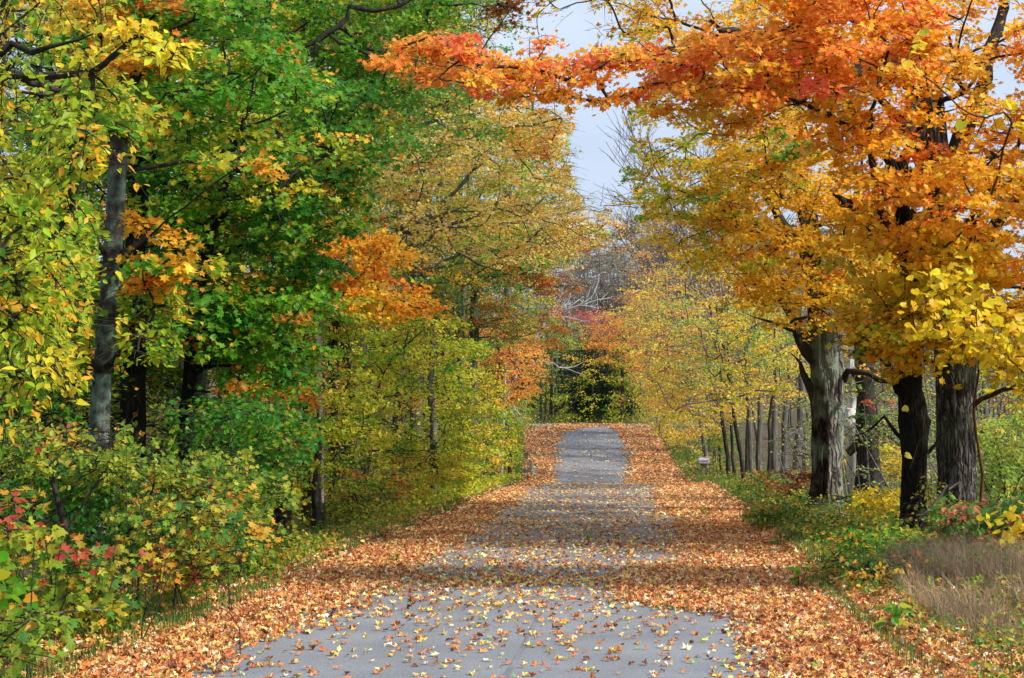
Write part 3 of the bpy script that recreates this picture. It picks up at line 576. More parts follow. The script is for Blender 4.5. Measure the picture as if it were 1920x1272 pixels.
tree('maple_tree', 'weathered silver grey trunk with knots nearest the leafy road edge', 'tree',
     [(1548, None, 74), (1550, 930, 66), (1551, 850, 66), (1552, 760, 72), (1550, 690, 70), (1545, 620, 64), (1536, 540, 54), (1520, 440, 40), (1500, 250, 26), (1490, 60, 16)], 36.0,
     [Reg([(1330, 190), (1480, 190), (1600, 330), (1700, 440), (1700, 560), (1600, 625), (1500, 615), (1400, 560), (1340, 470)], (31, 38), 240, P_GOLD, 100, .55, .10, 'm', .4),
      Reg([(1190, 150), (1340, 170), (1400, 470), (1330, 520), (1250, 500), (1185, 330)], (32, 38), 84, P_GOLDG, 65, .5, .10, 'm', .4),
      Reg([(1000, -60), (1150, -60), (1150, 60), (1080, 50), (1010, 70)], (30, 33), 16, P_GOLD, 26, .5, .10, 'm', .4, gaps=()),
      Reg([(1140, -60), (1260, -60), (1260, 60), (1180, 70), (1130, 30)], (31, 35), 26, P_GOLD, 60, .45, .10, 'm', .4, gaps=(1,)),
      Reg([(1230, 40), (1420, 30), (1420, 180), (1230, 180)], (33, 38), 50, P_GOLD, 85, .5, .10, 'm', .4),
      Reg([(1420, 225), (1510, 235), (1520, 310), (1430, 300)], (31, 32), 8, P_GREEN, 55, .35, .10, 'M', .4),
      Reg([(1300, 300), (1460, 310), (1440, 420), (1300, 400)], (31, 34), 18, P_GOLDG, 60, .45, .10, 'm', .4),
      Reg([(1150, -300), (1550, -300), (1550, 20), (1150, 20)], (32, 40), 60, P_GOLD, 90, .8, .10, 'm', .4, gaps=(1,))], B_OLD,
     limbs=[[(1530, 680, 24), (1500, 640, 20), (1480, 590, 14), (1440, 545, 10), (1400, 530, 7), (1370, 500, 4)], [(1530, 760, 20), (1515, 720, 18), (1498, 680, 13), (1480, 660, 8)], [(1525, 640, 18), (1480, 615, 12), (1430, 600, 8), (1390, 585, 4)],
            [(1575, 720, 14, 36), (1605, 700, 12, 35.5), (1650, 712, 10, 35), (1690, 722, 8, 34)], [(1535, 560, 30), (1480, 440, 20), (1400, 350, 12), (1300, 300, 6)]],
     hero=dict(sides=96, ridge=.15, freq=9, seed=5, knots=[(1.9, -2.0, .08, .16), (2.3, -1.35, .08, .2), (1.2, -.9, .05, .2)]), top=15, twigbark=B_DARK)
tree('dead_tree', 'pale bleached split trunk half hidden behind the weathered silver trunk', 'tree',
     [(1600, None, 30), (1602, 780, 28), (1605, 680, 24), (1608, 610, 18)], 42.0, [Reg([(1580, 650), (1640, 650), (1640, 740), (1590, 740)], (40, 41.5), 5, P_ORANGE, 18, .3, .09, 'm', .4)], B_WHITE, crown='leaves')
tree('cottonwood_tree', 'dark rough trunk with low crooked boughs between the silver and black trunks', 'tree',
     [(1628, None, 54), (1626, 820, 42), (1622, 720, 36), (1616, 620, 32), (1608, 500, 26)], 41.0,
     [Reg([(1560, 420), (1760, 420), (1760, 600), (1580, 600)], (39, 44), 50, P_GOLDG, 60, .5, .09, 'm', .4), Reg([(1620, 740), (1670, 740), (1670, 790), (1620, 790)], (38, 39), 4, P_SUMAC, 25, .3, .10, 'm', .4)], B_DARK,
     limbs=[[(1590, 850, 16), (1625, 815, 14), (1660, 800, 10), (1695, 795, 8)], [(1630, 800, 12), (1680, 830, 7), (1720, 860, 4)], [(1600, 700, 10), (1640, 760, 6), (1660, 830, 4)]], top=9)
# unseen maple outside the frame, added so its crown shades the near road
tree('maple_tree', 'unseen maple added beyond the right frame edge to shade a band of the near road', 'tree', [(2700, None, 130), (2700, 600, 110), (2690, 200, 90)], 15.0,
     [Vol((10.2, 14.8, 8.4), (3.6, 1.2, 1.6), 260, P_ORANGE, 90, .55, .11, 'm')], B_GREY, top=10)
# grape vine over the big trunk
tree('grape_vine', 'climbing vine with large heart shaped yellow leaves over the massive grey trunk', 'vine',
     [(1832, None, 7), (1838, 860, 7), (1826, 760, 6), (1838, 640, 6), (1822, 520, 5), (1838, 400, 4), (1830, 260, 3)], 25.9,
     [Reg([(1720, 550), (1790, 490), (1870, 560), (1980, 560), (1980, 740), (1890, 710), (1850, 650), (1790, 650), (1735, 620)], (21.5, 25.5), 62, P_VINE, 22, .42, .14, 'H', .9, droop=.7),
      Reg([(1760, 440), (1800, 430), (1840, 520), (1780, 560)], (23.5, 25), 9, P_VINE, 20, .3, .17, 'H', .9, droop=.6), Reg([(1670, 490), (1720, 480), (1720, 520), (1680, 525)], (23.5, 24.5), 3, P_VINE, 9, .22, .17, 'H', .9, droop=.5),
      Reg([(1820, 200), (1900, 210), (1900, 290), (1820, 260)], (21.5, 22.5), 4, P_VINE, 7, .3, .15, 'H', .9), Reg([(1690, 60), (1730, 60), (1730, 120), (1700, 120)], (21, 21.5), 2, P_VINE, 8, .2, .15, 'H', .9)],
     B_BROWN, crown='leaves', trunk='stem')
mb = MB(); f2 = catmull(np.array([[*W(px, py, 23.6), .005] for px, py in ((1728, 600), (1732, 680), (1735, 770), (1722, 830), (1706, 880))]), .15)
tubes(mb, f2[None, :, :3], f2[None, :, 3], 5); tr = link('vine_tendril'); tag(tr, 'thin bare vine hanging before the black trunk with two yellow leaves', 'vine')
mb.build('stem', B_BROWN, tr, True); ml = MB(); pts = W([1697, 1702], [767, 855], 23.5)
a4 = (np.array([[.1, -1, .2], [.2, -.8, .6]]), np.array([[0, 0, 1.], [.8, 0, -.5]]), np.array([.12, .13]), np.array([lin(214, 200, 90), lin(208, 196, 70)]))
for i in (0, 1): ml = MB(); put_leaves(ml, 'H', pts[i:i + 1], *[q[i:i + 1] for q in a4]); ml.build('leaf', M_LEAF, tr, False, True)
# short grey board
def box(mb, c, s, rot=0):
    v = np.array([[x, y, z] for x in (-1, 1) for y in (-1, 1) for z in (-1, 1)], float) * np.array(s) / 2; ca, sa = math.cos(rot), math.sin(rot)
    v = np.stack([v[:, 0] * ca - v[:, 2] * sa, v[:, 1], v[:, 0] * sa + v[:, 2] * ca], -1)
    mb.add(v + np.array(c), [np.array([[0, 1, 3, 2], [4, 6, 7, 5], [0, 4, 5, 1], [2, 3, 7, 6], [0, 2, 6, 4], [1, 5, 7, 3]])])
mb = MB(); box(mb, W(1833, 474, 27.2), (.52, .04, .055), .03); box(mb, W(1844, 474, 27.16), (.03, .06, .10)); tag(mb.build('wooden_board', bark_mat('old_board', (.10, .10, .11), (.2, .2, .21), (.3, .3, .31), 8)), 'short grey board sticking out sideways beside the upper grey trunk', 'board')

# row of slender trunks
row = [(1352, 5, 70, 8), (1366, 8, 58, 16), (1378, 6, 63, 10), (1396, 8, 56, 26), (1398, 6, 66, -2), (1409, 9, 61, 4), (1424, 11, 64, 1), (1438, 6, 57, -10), (1453, 13, 66, 3), (1470, 12, 60, -6), (1491, 15, 62, -10), (1509, 8, 68, 6), (1342, 5, 78, 4), (1330, 4, 84, 3)]
tw = [(X(a[0], a[2]), a[2]) for a in row]
regs = [Reg([(1340, 560), (1500, 600), (1500, 760), (1420, 740), (1340, 790)], (50, 55), 64, P_GOLDG, 70, .6, .085, 'q', .35),
        Reg([(1190, 540), (1300, 460), (1470, 545), (1500, 640), (1490, 740), (1400, 775), (1330, 810), (1260, 790), (1210, 740), (1180, 640)], (52, 74), 330, P_YELLOW, 72, .75, .085, 'q', .35),
        Reg([(1170, 430), (1260, 400), (1400, 420), (1420, 540), (1300, 560), (1190, 600)], (62, 84), 110, pal((3, 238, 190, 70), (2, 240, 160, 84), (1.5, 220, 140, 96), (1, 170, 176, 70)), 48, .8, .09, 'q', .35),
        Reg([(1150, 560), (1260, 520), (1260, 640), (1160, 650)], (66, 88), 40, pal((2, 240, 160, 84), (1, 220, 120, 96), (1, 170, 176, 70)), 60, .8, .09, 'q', .35),
        Reg([(1190, 600), (1330, 620), (1330, 780), (1220, 770)], (54, 66), 34, P_FARO, 56, .6, .085, 'q', .35), Reg([(1240, 560), (1460, 540), (1480, 660), (1300, 740)], (50, 58), 60, P_PALEG, 50, .6, .08, 'q', .35),
        Reg([(1200, 640), (1340, 640), (1340, 780), (1240, 790)], (56, 74), 60, P_GOLDG, 75, .7, .085, 'q', .35),
        Reg([(1190, 560), (1300, 560), (1300, 660), (1190, 650)], (60, 76), 26, P_TAN, 60, .7, .085, 'q', .35)]
ords = ['first', 'second', 'third', 'fourth', 'fifth', 'sixth', 'seventh', 'eighth', 'ninth', 'tenth', 'eleventh', 'twelfth', 'thirteenth', 'fourteenth']
order = sorted(range(len(row)), key=lambda i: row[i][0]); res = share(regs, tw)
for k_, i in enumerate(order):
    a = row[i]; ln = a[3] if len(a) > 3 else 0
    tree('slender_tree', f'{ords[k_]} slender grey trunk counted rightward from the mailbox in the close row', 'tree',
         [(a[0], None, a[1] * 1.2), (a[0] - ln * .35 + 1.5 * math.sin(i * 2), 840, a[1]), (a[0] - ln * .8 - 2 * math.sin(i * 3), 770, a[1] * .85), (a[0] - ln * 1.3 + 3 * math.sin(i), 690, a[1] * .65), (a[0] - 8 - ln * 1.8, 570, a[1] * .4)], a[2], res[i], B_SLIM if a[1] > 8 else B_DARK, group='slender trunks standing in a close row right of the road', twigbark=B_TWIG, minr=.009)
# yellow roadside bushes right of the far road
for k_, (px, zz, pl, poly, lab) in enumerate([
        (1300, 82, P_YELLOW, [(1225, 740), (1330, 760), (1345, 870), (1290, 880), (1245, 850)], 'bushy yellow green shrub directly behind the mailbox'),
        (1250, 84, P_YELLOW, [(1195, 700), (1290, 720), (1300, 830), (1240, 835), (1212, 780)], 'yellow shrub at the right edge of the rising far road'),
        (1345, 72, P_MIXLOW, [(1335, 800), (1365, 790), (1370, 880), (1340, 885)], 'low tangled brown and green shrub right of the mailbox'),
        (1225, 98, P_FARO, [(1180, 660), (1260, 680), (1260, 770), (1210, 770)], 'orange yellow shrub at the crest of the far road, right side')]):
    tree('roadside_shrub', lab, 'shrub', [(px, None, 4), (px, 840, 3)], zz, [Reg(poly, (zz - 5, zz + 4), 46, pl, 80, .6, .085, 'q', .5, gaps=())], B_TWIG, crown='foliage', trunk='stem', group='shrubs along the right side of the far road', minr=.005)

# ================================================================ LEFT SIDE
tree('linden_tree', 'nearest tree at the left frame edge with hanging yellow green leaves', 'tree',
     [(-420, None, 90), (-400, 700, 80), (-380, 300, 60), (-330, -100, 40)], 11.0,
     [Reg([(-360, -200), (230, -150), (215, 60), (190, 200), (150, 330), (185, 420), (150, 520), (125, 600), (110, 720), (50, 800), (-360, 850)], (9.6, 12.5), 210, P_YG, 66, .26, .064, 'O', .8, droop=.6, near=True),
      Reg([(0, 420), (120, 440), (120, 640), (110, 700), (0, 740)], (9.6, 11), 14, P_YG, 40, .22, .07, 'O', .8, droop=.6),
      Reg([(215, 40), (330, 70), (345, 100), (290, 110), (220, 110)], (10, 11), 9, P_VINE, 34, .15, .07, 'O', .5),
      Reg([(150, 150), (240, 160), (230, 260), (160, 330)], (10, 11.5), 14, P_YG, 50, .22, .07, 'O', .6)], B_DARK,
     limbs=[[(-380, 300, 40), (-150, 200, 26), (50, 100, 14), (220, 70, 6, 10.6)], [(-400, 600, 34), (-200, 500, 22), (0, 520, 10, 10.5)]], top=8)
tree('maple_tree', 'tall lichen covered grey trunk leaning at the left', 'tree',
     [(178, None, 62), (184, 850, 46), (194, 700, 46), (206, 560, 48), (214, 430, 44), (226, 250, 42), (240, 100, 40), (246, -40, 36)], 18.5,
     [Reg([(230, -80), (500, -80), (560, 60), (560, 300), (460, 340), (330, 300), (240, 220)], (16.5, 21), 85, P_GREEN, 95, .42, .095, 'M', .35),
      Reg([(90, 0), (330, 0), (330, 120), (200, 240), (100, 160)], (16.5, 19.5), 34, pal((3, 226, 170, 40), (2, 210, 190, 44), (1, 230, 130, 40)), 80, .4, .095, 'M', .35),
      Reg([(150, 380), (250, 400), (340, 430), (360, 500), (290, 560), (160, 500)], (17, 18), 16, P_ORANGE, 42, .32, .10, 'M', .3, near=True),
      Reg([(230, 560), (330, 560), (330, 650), (230, 700)], (17, 18), 16, P_YG, 45, .34, .09, 'O', .25, near=True),
      Reg([(0, 300), (160, 330), (170, 640), (60, 760), (0, 740)], (15, 19), 60, P_YG, 70, .4, .09, 'O', .4),
      Reg([(230, 480), (420, 500), (420, 620), (250, 600)], (17, 20), 18, P_GREEN, 60, .38, .095, 'M', .3),
      Reg([(-100, -400), (700, -400), (700, -60), (-100, -60)], (17, 23), 60, P_GREEN, 90, .6, .10, 'm', .4)], B_LICH,
     limbs=[[(235, 160, 40), (320, 60, 34), (370, 15, 30), (460, -10, 22)], [(212, 500, 26), (262, 450, 24), (300, 395, 20)], [(236, 130, 14), (120, 95, 8), (40, 96, 5)], [(225, 250, 12), (100, 130, 8), (90, 60, 6), (50, 0, 5)]],
     hero=dict(sides=64, ridge=.035, freq=14, seed=12), top=14, twigbark=B_DARK)
tree('oak_tree', 'broad dark trunk standing behind the lichen covered one', 'tree',
     [(252, None, 48), (250, 700, 46), (252, 560, 44), (258, 400, 40), (264, 200, 36), (272, -20, 30)], 23.5,
     [Reg([(90, -60), (340, -60), (420, 300), (380, 620), (240, 760), (60, 760), (40, 300)], (22, 27), 190, P_GREEN, 80, .55, .10, 'm', .4), Reg([(150, -60), (420, -60), (400, 100), (160, 160)], (22, 26), 26, P_GOLD, 80, .5, .10, 'm', .4)], B_BLACK,
     limbs=[[(258, 380, 18), (300, 260, 12), (345, 140, 8)]], top=13)
tree('maple_tree', 'slender crooked dark trunk bending right through dark green leaves', 'tree',
     [(338, None, 26), (342, 870, 24), (352, 740, 24), (366, 600, 24), (384, 490, 22), (415, 370, 18), (438, 270, 15), (470, 150, 12), (490, 60, 8)], 24.0,
     [Reg([(300, 200), (480, 120), (700, 160), (720, 300), (640, 420), (600, 540), (560, 700), (470, 740), (340, 720), (280, 600), (330, 480), (280, 320)], (22.5, 28), 235, P_DKGREEN, 88, .5, .10, 'M', .3),
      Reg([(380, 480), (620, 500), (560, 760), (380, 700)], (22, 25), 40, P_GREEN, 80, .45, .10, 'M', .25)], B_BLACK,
     limbs=[[(425, 340, 12), (500, 230, 8), (560, 150, 5)], [(400, 430, 10), (330, 480, 7), (315, 320, 5)], [(436, 250, 9), (380, 210, 6), (335, 130, 4)], [(400, 420, 9), (480, 370, 6), (540, 360, 4)]], top=10)
tree('maple_tree', 'thin straight dark trunk right behind the crooked one at left', 'tree',
     [(362, None, 22), (362, 700, 20), (368, 520, 20), (352, 300, 16), (345, 150, 12)], 27.0,
     [Reg([(480, -60), (860, -60), (840, 60), (780, 140), (720, 300), (660, 330), (560, 200), (480, 120)], (27, 33), 200, P_GREEN, 88, .55, .10, 'm', .35),
      Reg([(300, 130), (640, 150), (640, 420), (340, 440)], (21.5, 23), 26, P_YG, 60, .4, .09, 'M', .3), Reg([(560, 260), (700, 280), (680, 420), (580, 400)], (25, 27), 12, P_GOLD, 50, .4, .09, 'M', .3),
      Reg([(560, -300), (960, -300), (900, -30), (560, -30)], (27, 33), 40, P_GREEN, 90, .7, .10, 'm', .35),
      Reg([(880, -40), (990, -40), (985, 40), (930, 55)], (27, 29), 12, P_BROWN, 60, .35, .10, 'm', .4)], B_DARK,
     limbs=[[(345, 150, 12), (520, 120, 12), (600, 75, 11), (700, 22, 9), (830, 6, 6), (960, 18, 3)], [(560, 90, 8), (640, 80, 7), (720, 125, 6), (810, 160, 4)], [(420, 130, 9), (560, 60, 6), (620, 40, 4)]], top=10)
tree('maple_tree', 'maple with an orange bough drooping over the yellow green understory', 'tree',
     [(628, None, 24), (628, 800, 20), (626, 640, 20), (632, 540, 18), (640, 400, 14), (650, 250, 10)], 35.0,
     [Reg([(560, 430), (640, 400), (740, 460), (800, 540), (830, 575), (760, 595), (640, 590), (560, 540)], (31, 35), 82, P_ORANGE, 90, .48, .095, 'm', .25),
      Reg([(470, 690), (580, 700), (570, 770), (480, 770)], (26, 29), 9, P_ORANGE, 50, .35, .09, 'm', .25),
      Reg([(560, 240), (680, 240), (700, 420), (600, 420)], (33, 37), 40, pal((2, 226, 150, 40), (2, 70, 130, 34), (1, 226, 90, 40)), 70, .5, .095, 'm', .3)], B_DARK, top=11)
tree('birch_tree', 'white birch trunk with dark bands at the left among the understory', 'tree',
     [(604, None, 9), (602, 900, 10), (600, 760, 10), (598, 640, 9), (600, 530, 8), (602, 400, 6)], 33.0,
     [Reg([(520, 340), (680, 340), (700, 520), (540, 540)], (33, 37), 30, P_YG, 60, .5, .08, 'q', .3)], B_BIRCH, top=10)
und = [Reg([(440, 640), (620, 560), (700, 560), (700, 900), (560, 930), (480, 880)], (29, 36), 150, P_OLIVE, 85, .5, .085, 'o', .16),
       Reg([(640, 590), (860, 590), (880, 760), (860, 900), (700, 920), (640, 800)], (34, 46), 190, P_OLIVE, 85, .55, .085, 'o', .16),
       Reg([(780, 600), (920, 650), (950, 760), (930, 870), (800, 900)], (44, 56), 120, P_OLIVE, 85, .6, .085, 'q', .18),
       Reg([(520, 560), (800, 570), (800, 680), (540, 680)], (36, 46), 60, P_YG, 80, .6, .085, 'q', .2)]
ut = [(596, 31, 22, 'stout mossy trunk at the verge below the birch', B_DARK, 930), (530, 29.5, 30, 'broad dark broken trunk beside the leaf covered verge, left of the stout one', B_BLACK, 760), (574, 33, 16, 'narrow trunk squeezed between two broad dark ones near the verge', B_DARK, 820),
      (683, 38, 17, 'grey trunk rising through the olive understory right of the birch', B_SLIM, 560), (812, 44, 15, 'smooth pale grey trunk standing clear of the understory, centre left', B_SLIM, 700), (752, 46, 10, 'faint thin trunk left of the smooth pale grey one', B_SLIM, 660), (832, 52, 9, 'short dark trunk behind the smooth pale grey one', B_DARK, 690)]
res = share(und, [(X(a[0], a[1]), a[1]) for a in ut])
for i, (px, zz, w_, lab, bk, tp) in enumerate(ut):
    tree('beech_tree', lab, 'tree', [(px, None, w_ * 1.1), (px + 2, (tp + 960) / 2, w_), (px - 3, tp, w_ * .8), (px + 4, tp - 120, w_ * .6)], zz, res[i], bk, group='young trees of the left understory', twigbark=B_DARK, minr=.005)
tree('maple_tree', 'open branched maple with pale tan yellow leaves over the road, left side', 'tree',
     [(655, None, 22), (650, 700, 20), (640, 480, 18), (642, 400, 15), (700, 310, 12), (760, 250, 9), (880, 185, 5)], 41.0,
     [Reg([(640, 250), (780, 260), (900, 200), (1010, 230), (1060, 330), (1110, 400), (1100, 470), (960, 500), (860, 470), (760, 520), (650, 460)], (38, 46), 230, P_TAN, 76, .6, .085, 'm', .25),
      Reg([(940, 170), (1075, 180), (1080, 270), (1060, 330), (980, 300)], (36, 40), 34, P_ORANGE, 44, .45, .085, 'm', .25, gaps=()), Reg([(1020, 380), (1130, 370), (1150, 400), (1120, 470), (1040, 480)], (38, 42), 26, P_TAN, 50, .45, .085, 'm', .25, gaps=()),
      Reg([(700, 180), (900, 160), (940, 260), (760, 300)], (36, 40), 40, P_GREEN, 64, .5, .085, 'm', .3), Reg([(820, 300), (1000, 300), (1040, 420), (900, 470), (800, 420)], (43, 47), 50, P_YG, 60, .55, .085, 'm', .3),
      Reg([(840, 180), (1040, 190), (1060, 260), (860, 260)], (38, 42), 26, P_TAN, 60, .5, .085, 'm', .25),
      Reg([(1000, 300), (1100, 360), (1130, 440), (1060, 470)], (40, 44), 22, P_TAN, 50, .45, .085, 'm', .25, gaps=())], B_DARK,
     limbs=[[(645, 480, 12), (730, 440, 10), (830, 380, 8), (890, 310, 6), (930, 270, 4)], [(700, 310, 9), (770, 260, 6), (790, 210, 4)], [(730, 440, 9), (850, 420, 7), (960, 385, 5), (1060, 395, 3)], [(650, 520, 10), (760, 470, 7), (850, 470, 6), (960, 540, 4)], [(640, 560, 9), (740, 495, 7), (830, 505, 4)]], top=14, minr=.0055, twigbark=B_SLIM)
tree('maple_tree', 'large green and yellow maple behind the tan one, left of the sky gap', 'tree',
     [(780, None, 26), (780, 600, 22), (775, 400, 18), (770, 250, 14)], 55.0,
     [Reg([(640, 160), (960, 170), (1040, 250), (1060, 330), (1040, 480), (900, 560), (740, 560), (640, 450)], (51, 58), 400, pal((3, 96, 150, 40), (3, 206, 190, 50), (2, 232, 170, 50), (1.5, 60, 130, 34)), 75, .8, .10, 'q', .35),
      Reg([(640, -60), (940, -60), (960, 180), (640, 180)], (50, 58), 230, pal((3, 110, 150, 40), (2, 216, 180, 50), (2, 60, 130, 34)), 80, .8, .10, 'q', .35),
      Reg([(820, 220), (960, 260), (940, 330), (820, 310)], (49, 51), 20, P_GREEN, 80, .6, .10, 'q', .3), Reg([(900, 400), (1040, 420), (1040, 500), (900, 480)], (50, 52), 20, P_GREEN, 70, .6, .10, 'q', .3)], B_SLIM, top=20)
tree('poplar_tree', 'pale green poplar crown just left of the sky gap', 'tree', [(940, None, 18), (960, 500, 12), (985, 320, 8)], 88.0,
     [Reg([(940, 225), (1040, 225), (1072, 290), (1072, 330), (1040, 350), (940, 350)], (85, 91), 60, P_PALEG, 90, 1.1, .12, 'q', .5, gaps=()), Reg([(880, 300), (1050, 340), (1060, 460), (900, 520)], (86, 94), 60, P_YG, 80, 1.1, .12, 'q', .5, gaps=())], B_SLIM, top=24)
tree('beech_tree', 'beech with rusty orange brown boughs reaching toward the road centre', 'tree',
     [(880, None, 20), (890, 640, 16), (900, 500, 12), (930, 400, 8)], 57.0,
     [Reg([(900, 395), (1000, 430), (1060, 442), (1110, 440), (1112, 460), (1050, 480), (980, 500), (900, 470)], (54, 57), 34, P_RUST, 90, .48, .085, 'q', .22, gaps=()),
      Reg([(930, 480), (1010, 490), (1060, 520), (1118, 530), (1105, 552), (1030, 550), (960, 530)], (54, 57), 34, P_RUST, 90, .42, .085, 'q', .2, gaps=()),
      Reg([(880, 560), (1010, 580), (1080, 640), (1060, 655), (980, 640), (900, 610)], (55, 59), 36, pal((3, 166, 120, 30), (2, 130, 130, 34), (2, 176, 92, 24)), 80, .55, .085, 'q', .2, gaps=())], B_SLIM, top=14,
     limbs=[[(900, 520, 8), (980, 515, 6), (1050, 535, 4), (1110, 532, 2)], [(905, 470, 8), (1000, 460, 5), (1090, 450, 2)]])
tree('maple_tree', 'yellow green maple under the rusty boughs, left of the road', 'tree',
     [(860, None, 16), (865, 640, 12), (870, 500, 8)], 60.0,
     [Reg([(740, 500), (880, 470), (1000, 510), (1050, 590), (1000, 640), (860, 660), (740, 610)], (56, 63), 170, pal((3, 150, 170, 50), (2, 210, 190, 60), (1.5, 90, 150, 50), (1, 230, 150, 60)), 75, .75, .09, 'q', .3, gaps=(3,)),
      Reg([(1005, 540), (1050, 550), (1050, 600), (1010, 590)], (62, 63), 6, P_PINK, 40, .5, .09, 'q', .3, gaps=())], B_SLIM, top=12)
tree('maple_tree', 'far maple glowing orange at the left edge of the rising road', 'tree',
     [(956, None, 9), (952, 820, 7), (940, 700, 6), (930, 620, 4)], 70.0,
     [Reg([(870, 600), (960, 590), (1015, 610), (1018, 680), (1000, 730), (940, 760), (870, 700)], (65, 73), 120, P_FARO, 85, .75, .09, 'q', .3, gaps=()),
      Reg([(860, 650), (940, 700), (930, 780), (860, 740)], (60, 66), 30, P_GOLDG, 80, .7, .09, 'q', .3)], B_DARK, twigbark=B_DARK)
tree('birch_tree', 'thin white birch beside the far left road edge', 'tree', [(940, None, 6), (943, 820, 5), (948, 700, 4)], 68.0, [Reg([(900, 740), (990, 740), (985, 800), (910, 800)], (66, 76), 30, P_YG, 70, .55, .085, 'q', .3, gaps=())], B_BIRCH)
for k_, (px, zz, pl, poly, zr, nn, lab) in enumerate([
        (920, 62, P_OLIVE, [(850, 790), (960, 800), (962, 870), (900, 905), (840, 915)], (54, 62), 66, 'olive green bush at the brow where the near road ends'),
        (940, 80, P_YG, [(900, 730), (982, 740), (980, 800), (950, 830), (900, 800)], (72, 88), 56, 'yellow green bush lining the left of the far road'),
        (830, 46, P_OLIVE, [(740, 820), (880, 820), (880, 915), (800, 945), (720, 950)], (38, 48), 84, 'dense olive bush beside the verge, centre left'),
        (700, 36, P_MIXLOW, [(600, 860), (760, 850), (760, 950), (680, 1000), (600, 960)], (31, 37), 60, 'leafy bush with a few red leaves right of the stout mossy trunk')]):
    tree('roadside_bush', lab, 'bush', [(px, None, 4), (px, 880, 3)], zz, [Reg(poly, zr, nn, pl, 85, .5, .08, 'q' if zz > 40 else 'o', .4, gaps=())], B_DARK, crown='foliage', trunk='stem', group='bushes along the left verge', minr=.004)
# near left thicket
for k_, (px, zz, pl, poly, zr, nn, sh, sz, lab) in enumerate([
        (120, 14.5, P_SHRUB, [(0, 800), (230, 810), (230, 890), (60, 890), (0, 870)], (14, 16.5), 60, 'O', .066, 'green leafed bush below the lichen covered trunk'),
        (260, 15.5, P_SHRUB, [(160, 850), (430, 860), (440, 950), (260, 990), (170, 930)], (15, 18), 84, 'M', .066, 'yellow green maple sapling thicket in front of the dark trunks'),
        (330, 14.8, P_MIXLOW, [(250, 930), (460, 960), (470, 1030), (390, 1090), (300, 1070), (230, 1010)], (14, 16.5), 58, 'M', .068, 'bush of yellow orange maple leaves close to the left verge'),
        (170, 16.5, P_DKGREEN, [(90, 900), (260, 900), (270, 1060), (120, 1060)], (15, 17.5), 24, 'O', .08, 'dark leafed shrub hiding the foot of the lichen covered trunk'),
        (30, 12.5, P_SHRUB, [(-120, 930), (70, 900), (80, 1010), (-120, 1060)], (11.5, 13.5), 20, 'M', .09, 'yellowish sapling at the left frame edge, middle height'),
        (10, 12.0, P_GREEN, [(-120, 1070), (40, 1080), (50, 1150), (-120, 1160)], (11, 12.5), 14, 'H', .10, 'bright green heart leaved plant at the left frame edge'),
        (140, 13.5, P_MIXLOW, [(100, 1050), (215, 1040), (210, 1150), (110, 1140)], (12.5, 14), 14, 'M', .09, 'small sapling with yellow maple leaves before the dark hollow'),
        (60, 11.0, P_SHRUB, [(-100, 1150), (60, 1150), (110, 1190), (60, 1272), (-100, 1290)], (10, 11.8), 16, 'M', .07, 'low yellow green plants in the bottom left corner'),
        (450, 19.5, P_SHRUB, [(420, 880), (520, 900), (520, 1050), (440, 1080)], (18, 20), 60, 'M', .07, 'pale yellow leaved bush at the verge left of the broken trunk'),
        (430, 22, P_DKGREEN, [(340, 740), (560, 760), (560, 900), (360, 900)], (20, 25), 110, 'M', .08, 'dark green and orange bush in the shade behind the thicket')]):
    tree('forest_shrub', lab, 'shrub', [(px, None, 6), (px + 5, 1000 if zz < 20 else 900, 4)], zz, [Reg(poly, zr, nn, pl, 48, .24 + .006 * zz, sz, sh, .45, gaps=())], B_DARK, crown='foliage', trunk='stem', group='shrubs of the near left thicket', minr=.0035)
# bare stems in the hollow
mb = MB(); P3 = []
for _ in range(70):
    px, py = rng.uniform(-40, 470), rng.uniform(1050, 1120); z0 = rng.uniform(12.5, 18); x0 = X(px, z0); b0 = np.array([x0, z0, float(gz(x0, z0))]); d = np.array([rng.normal(0, .35), rng.normal(0, .3), 1.]); L = rng.uniform(.7, 1.9); t = np.linspace(0, 1, 6)[:, None]
    P3.append(b0 + d * L * t + rng.normal(0, .025, (6, 3)) * L)
tubes(mb, np.array(P3), np.broadcast_to(np.linspace(.0055, .002, 6), (70, 6)), 4); tag(mb.build('bare_stems', B_DARK, None, True), 'tangle of thin bare stems in the dark hollow at lower left', 'undergrowth', kind='stuff')

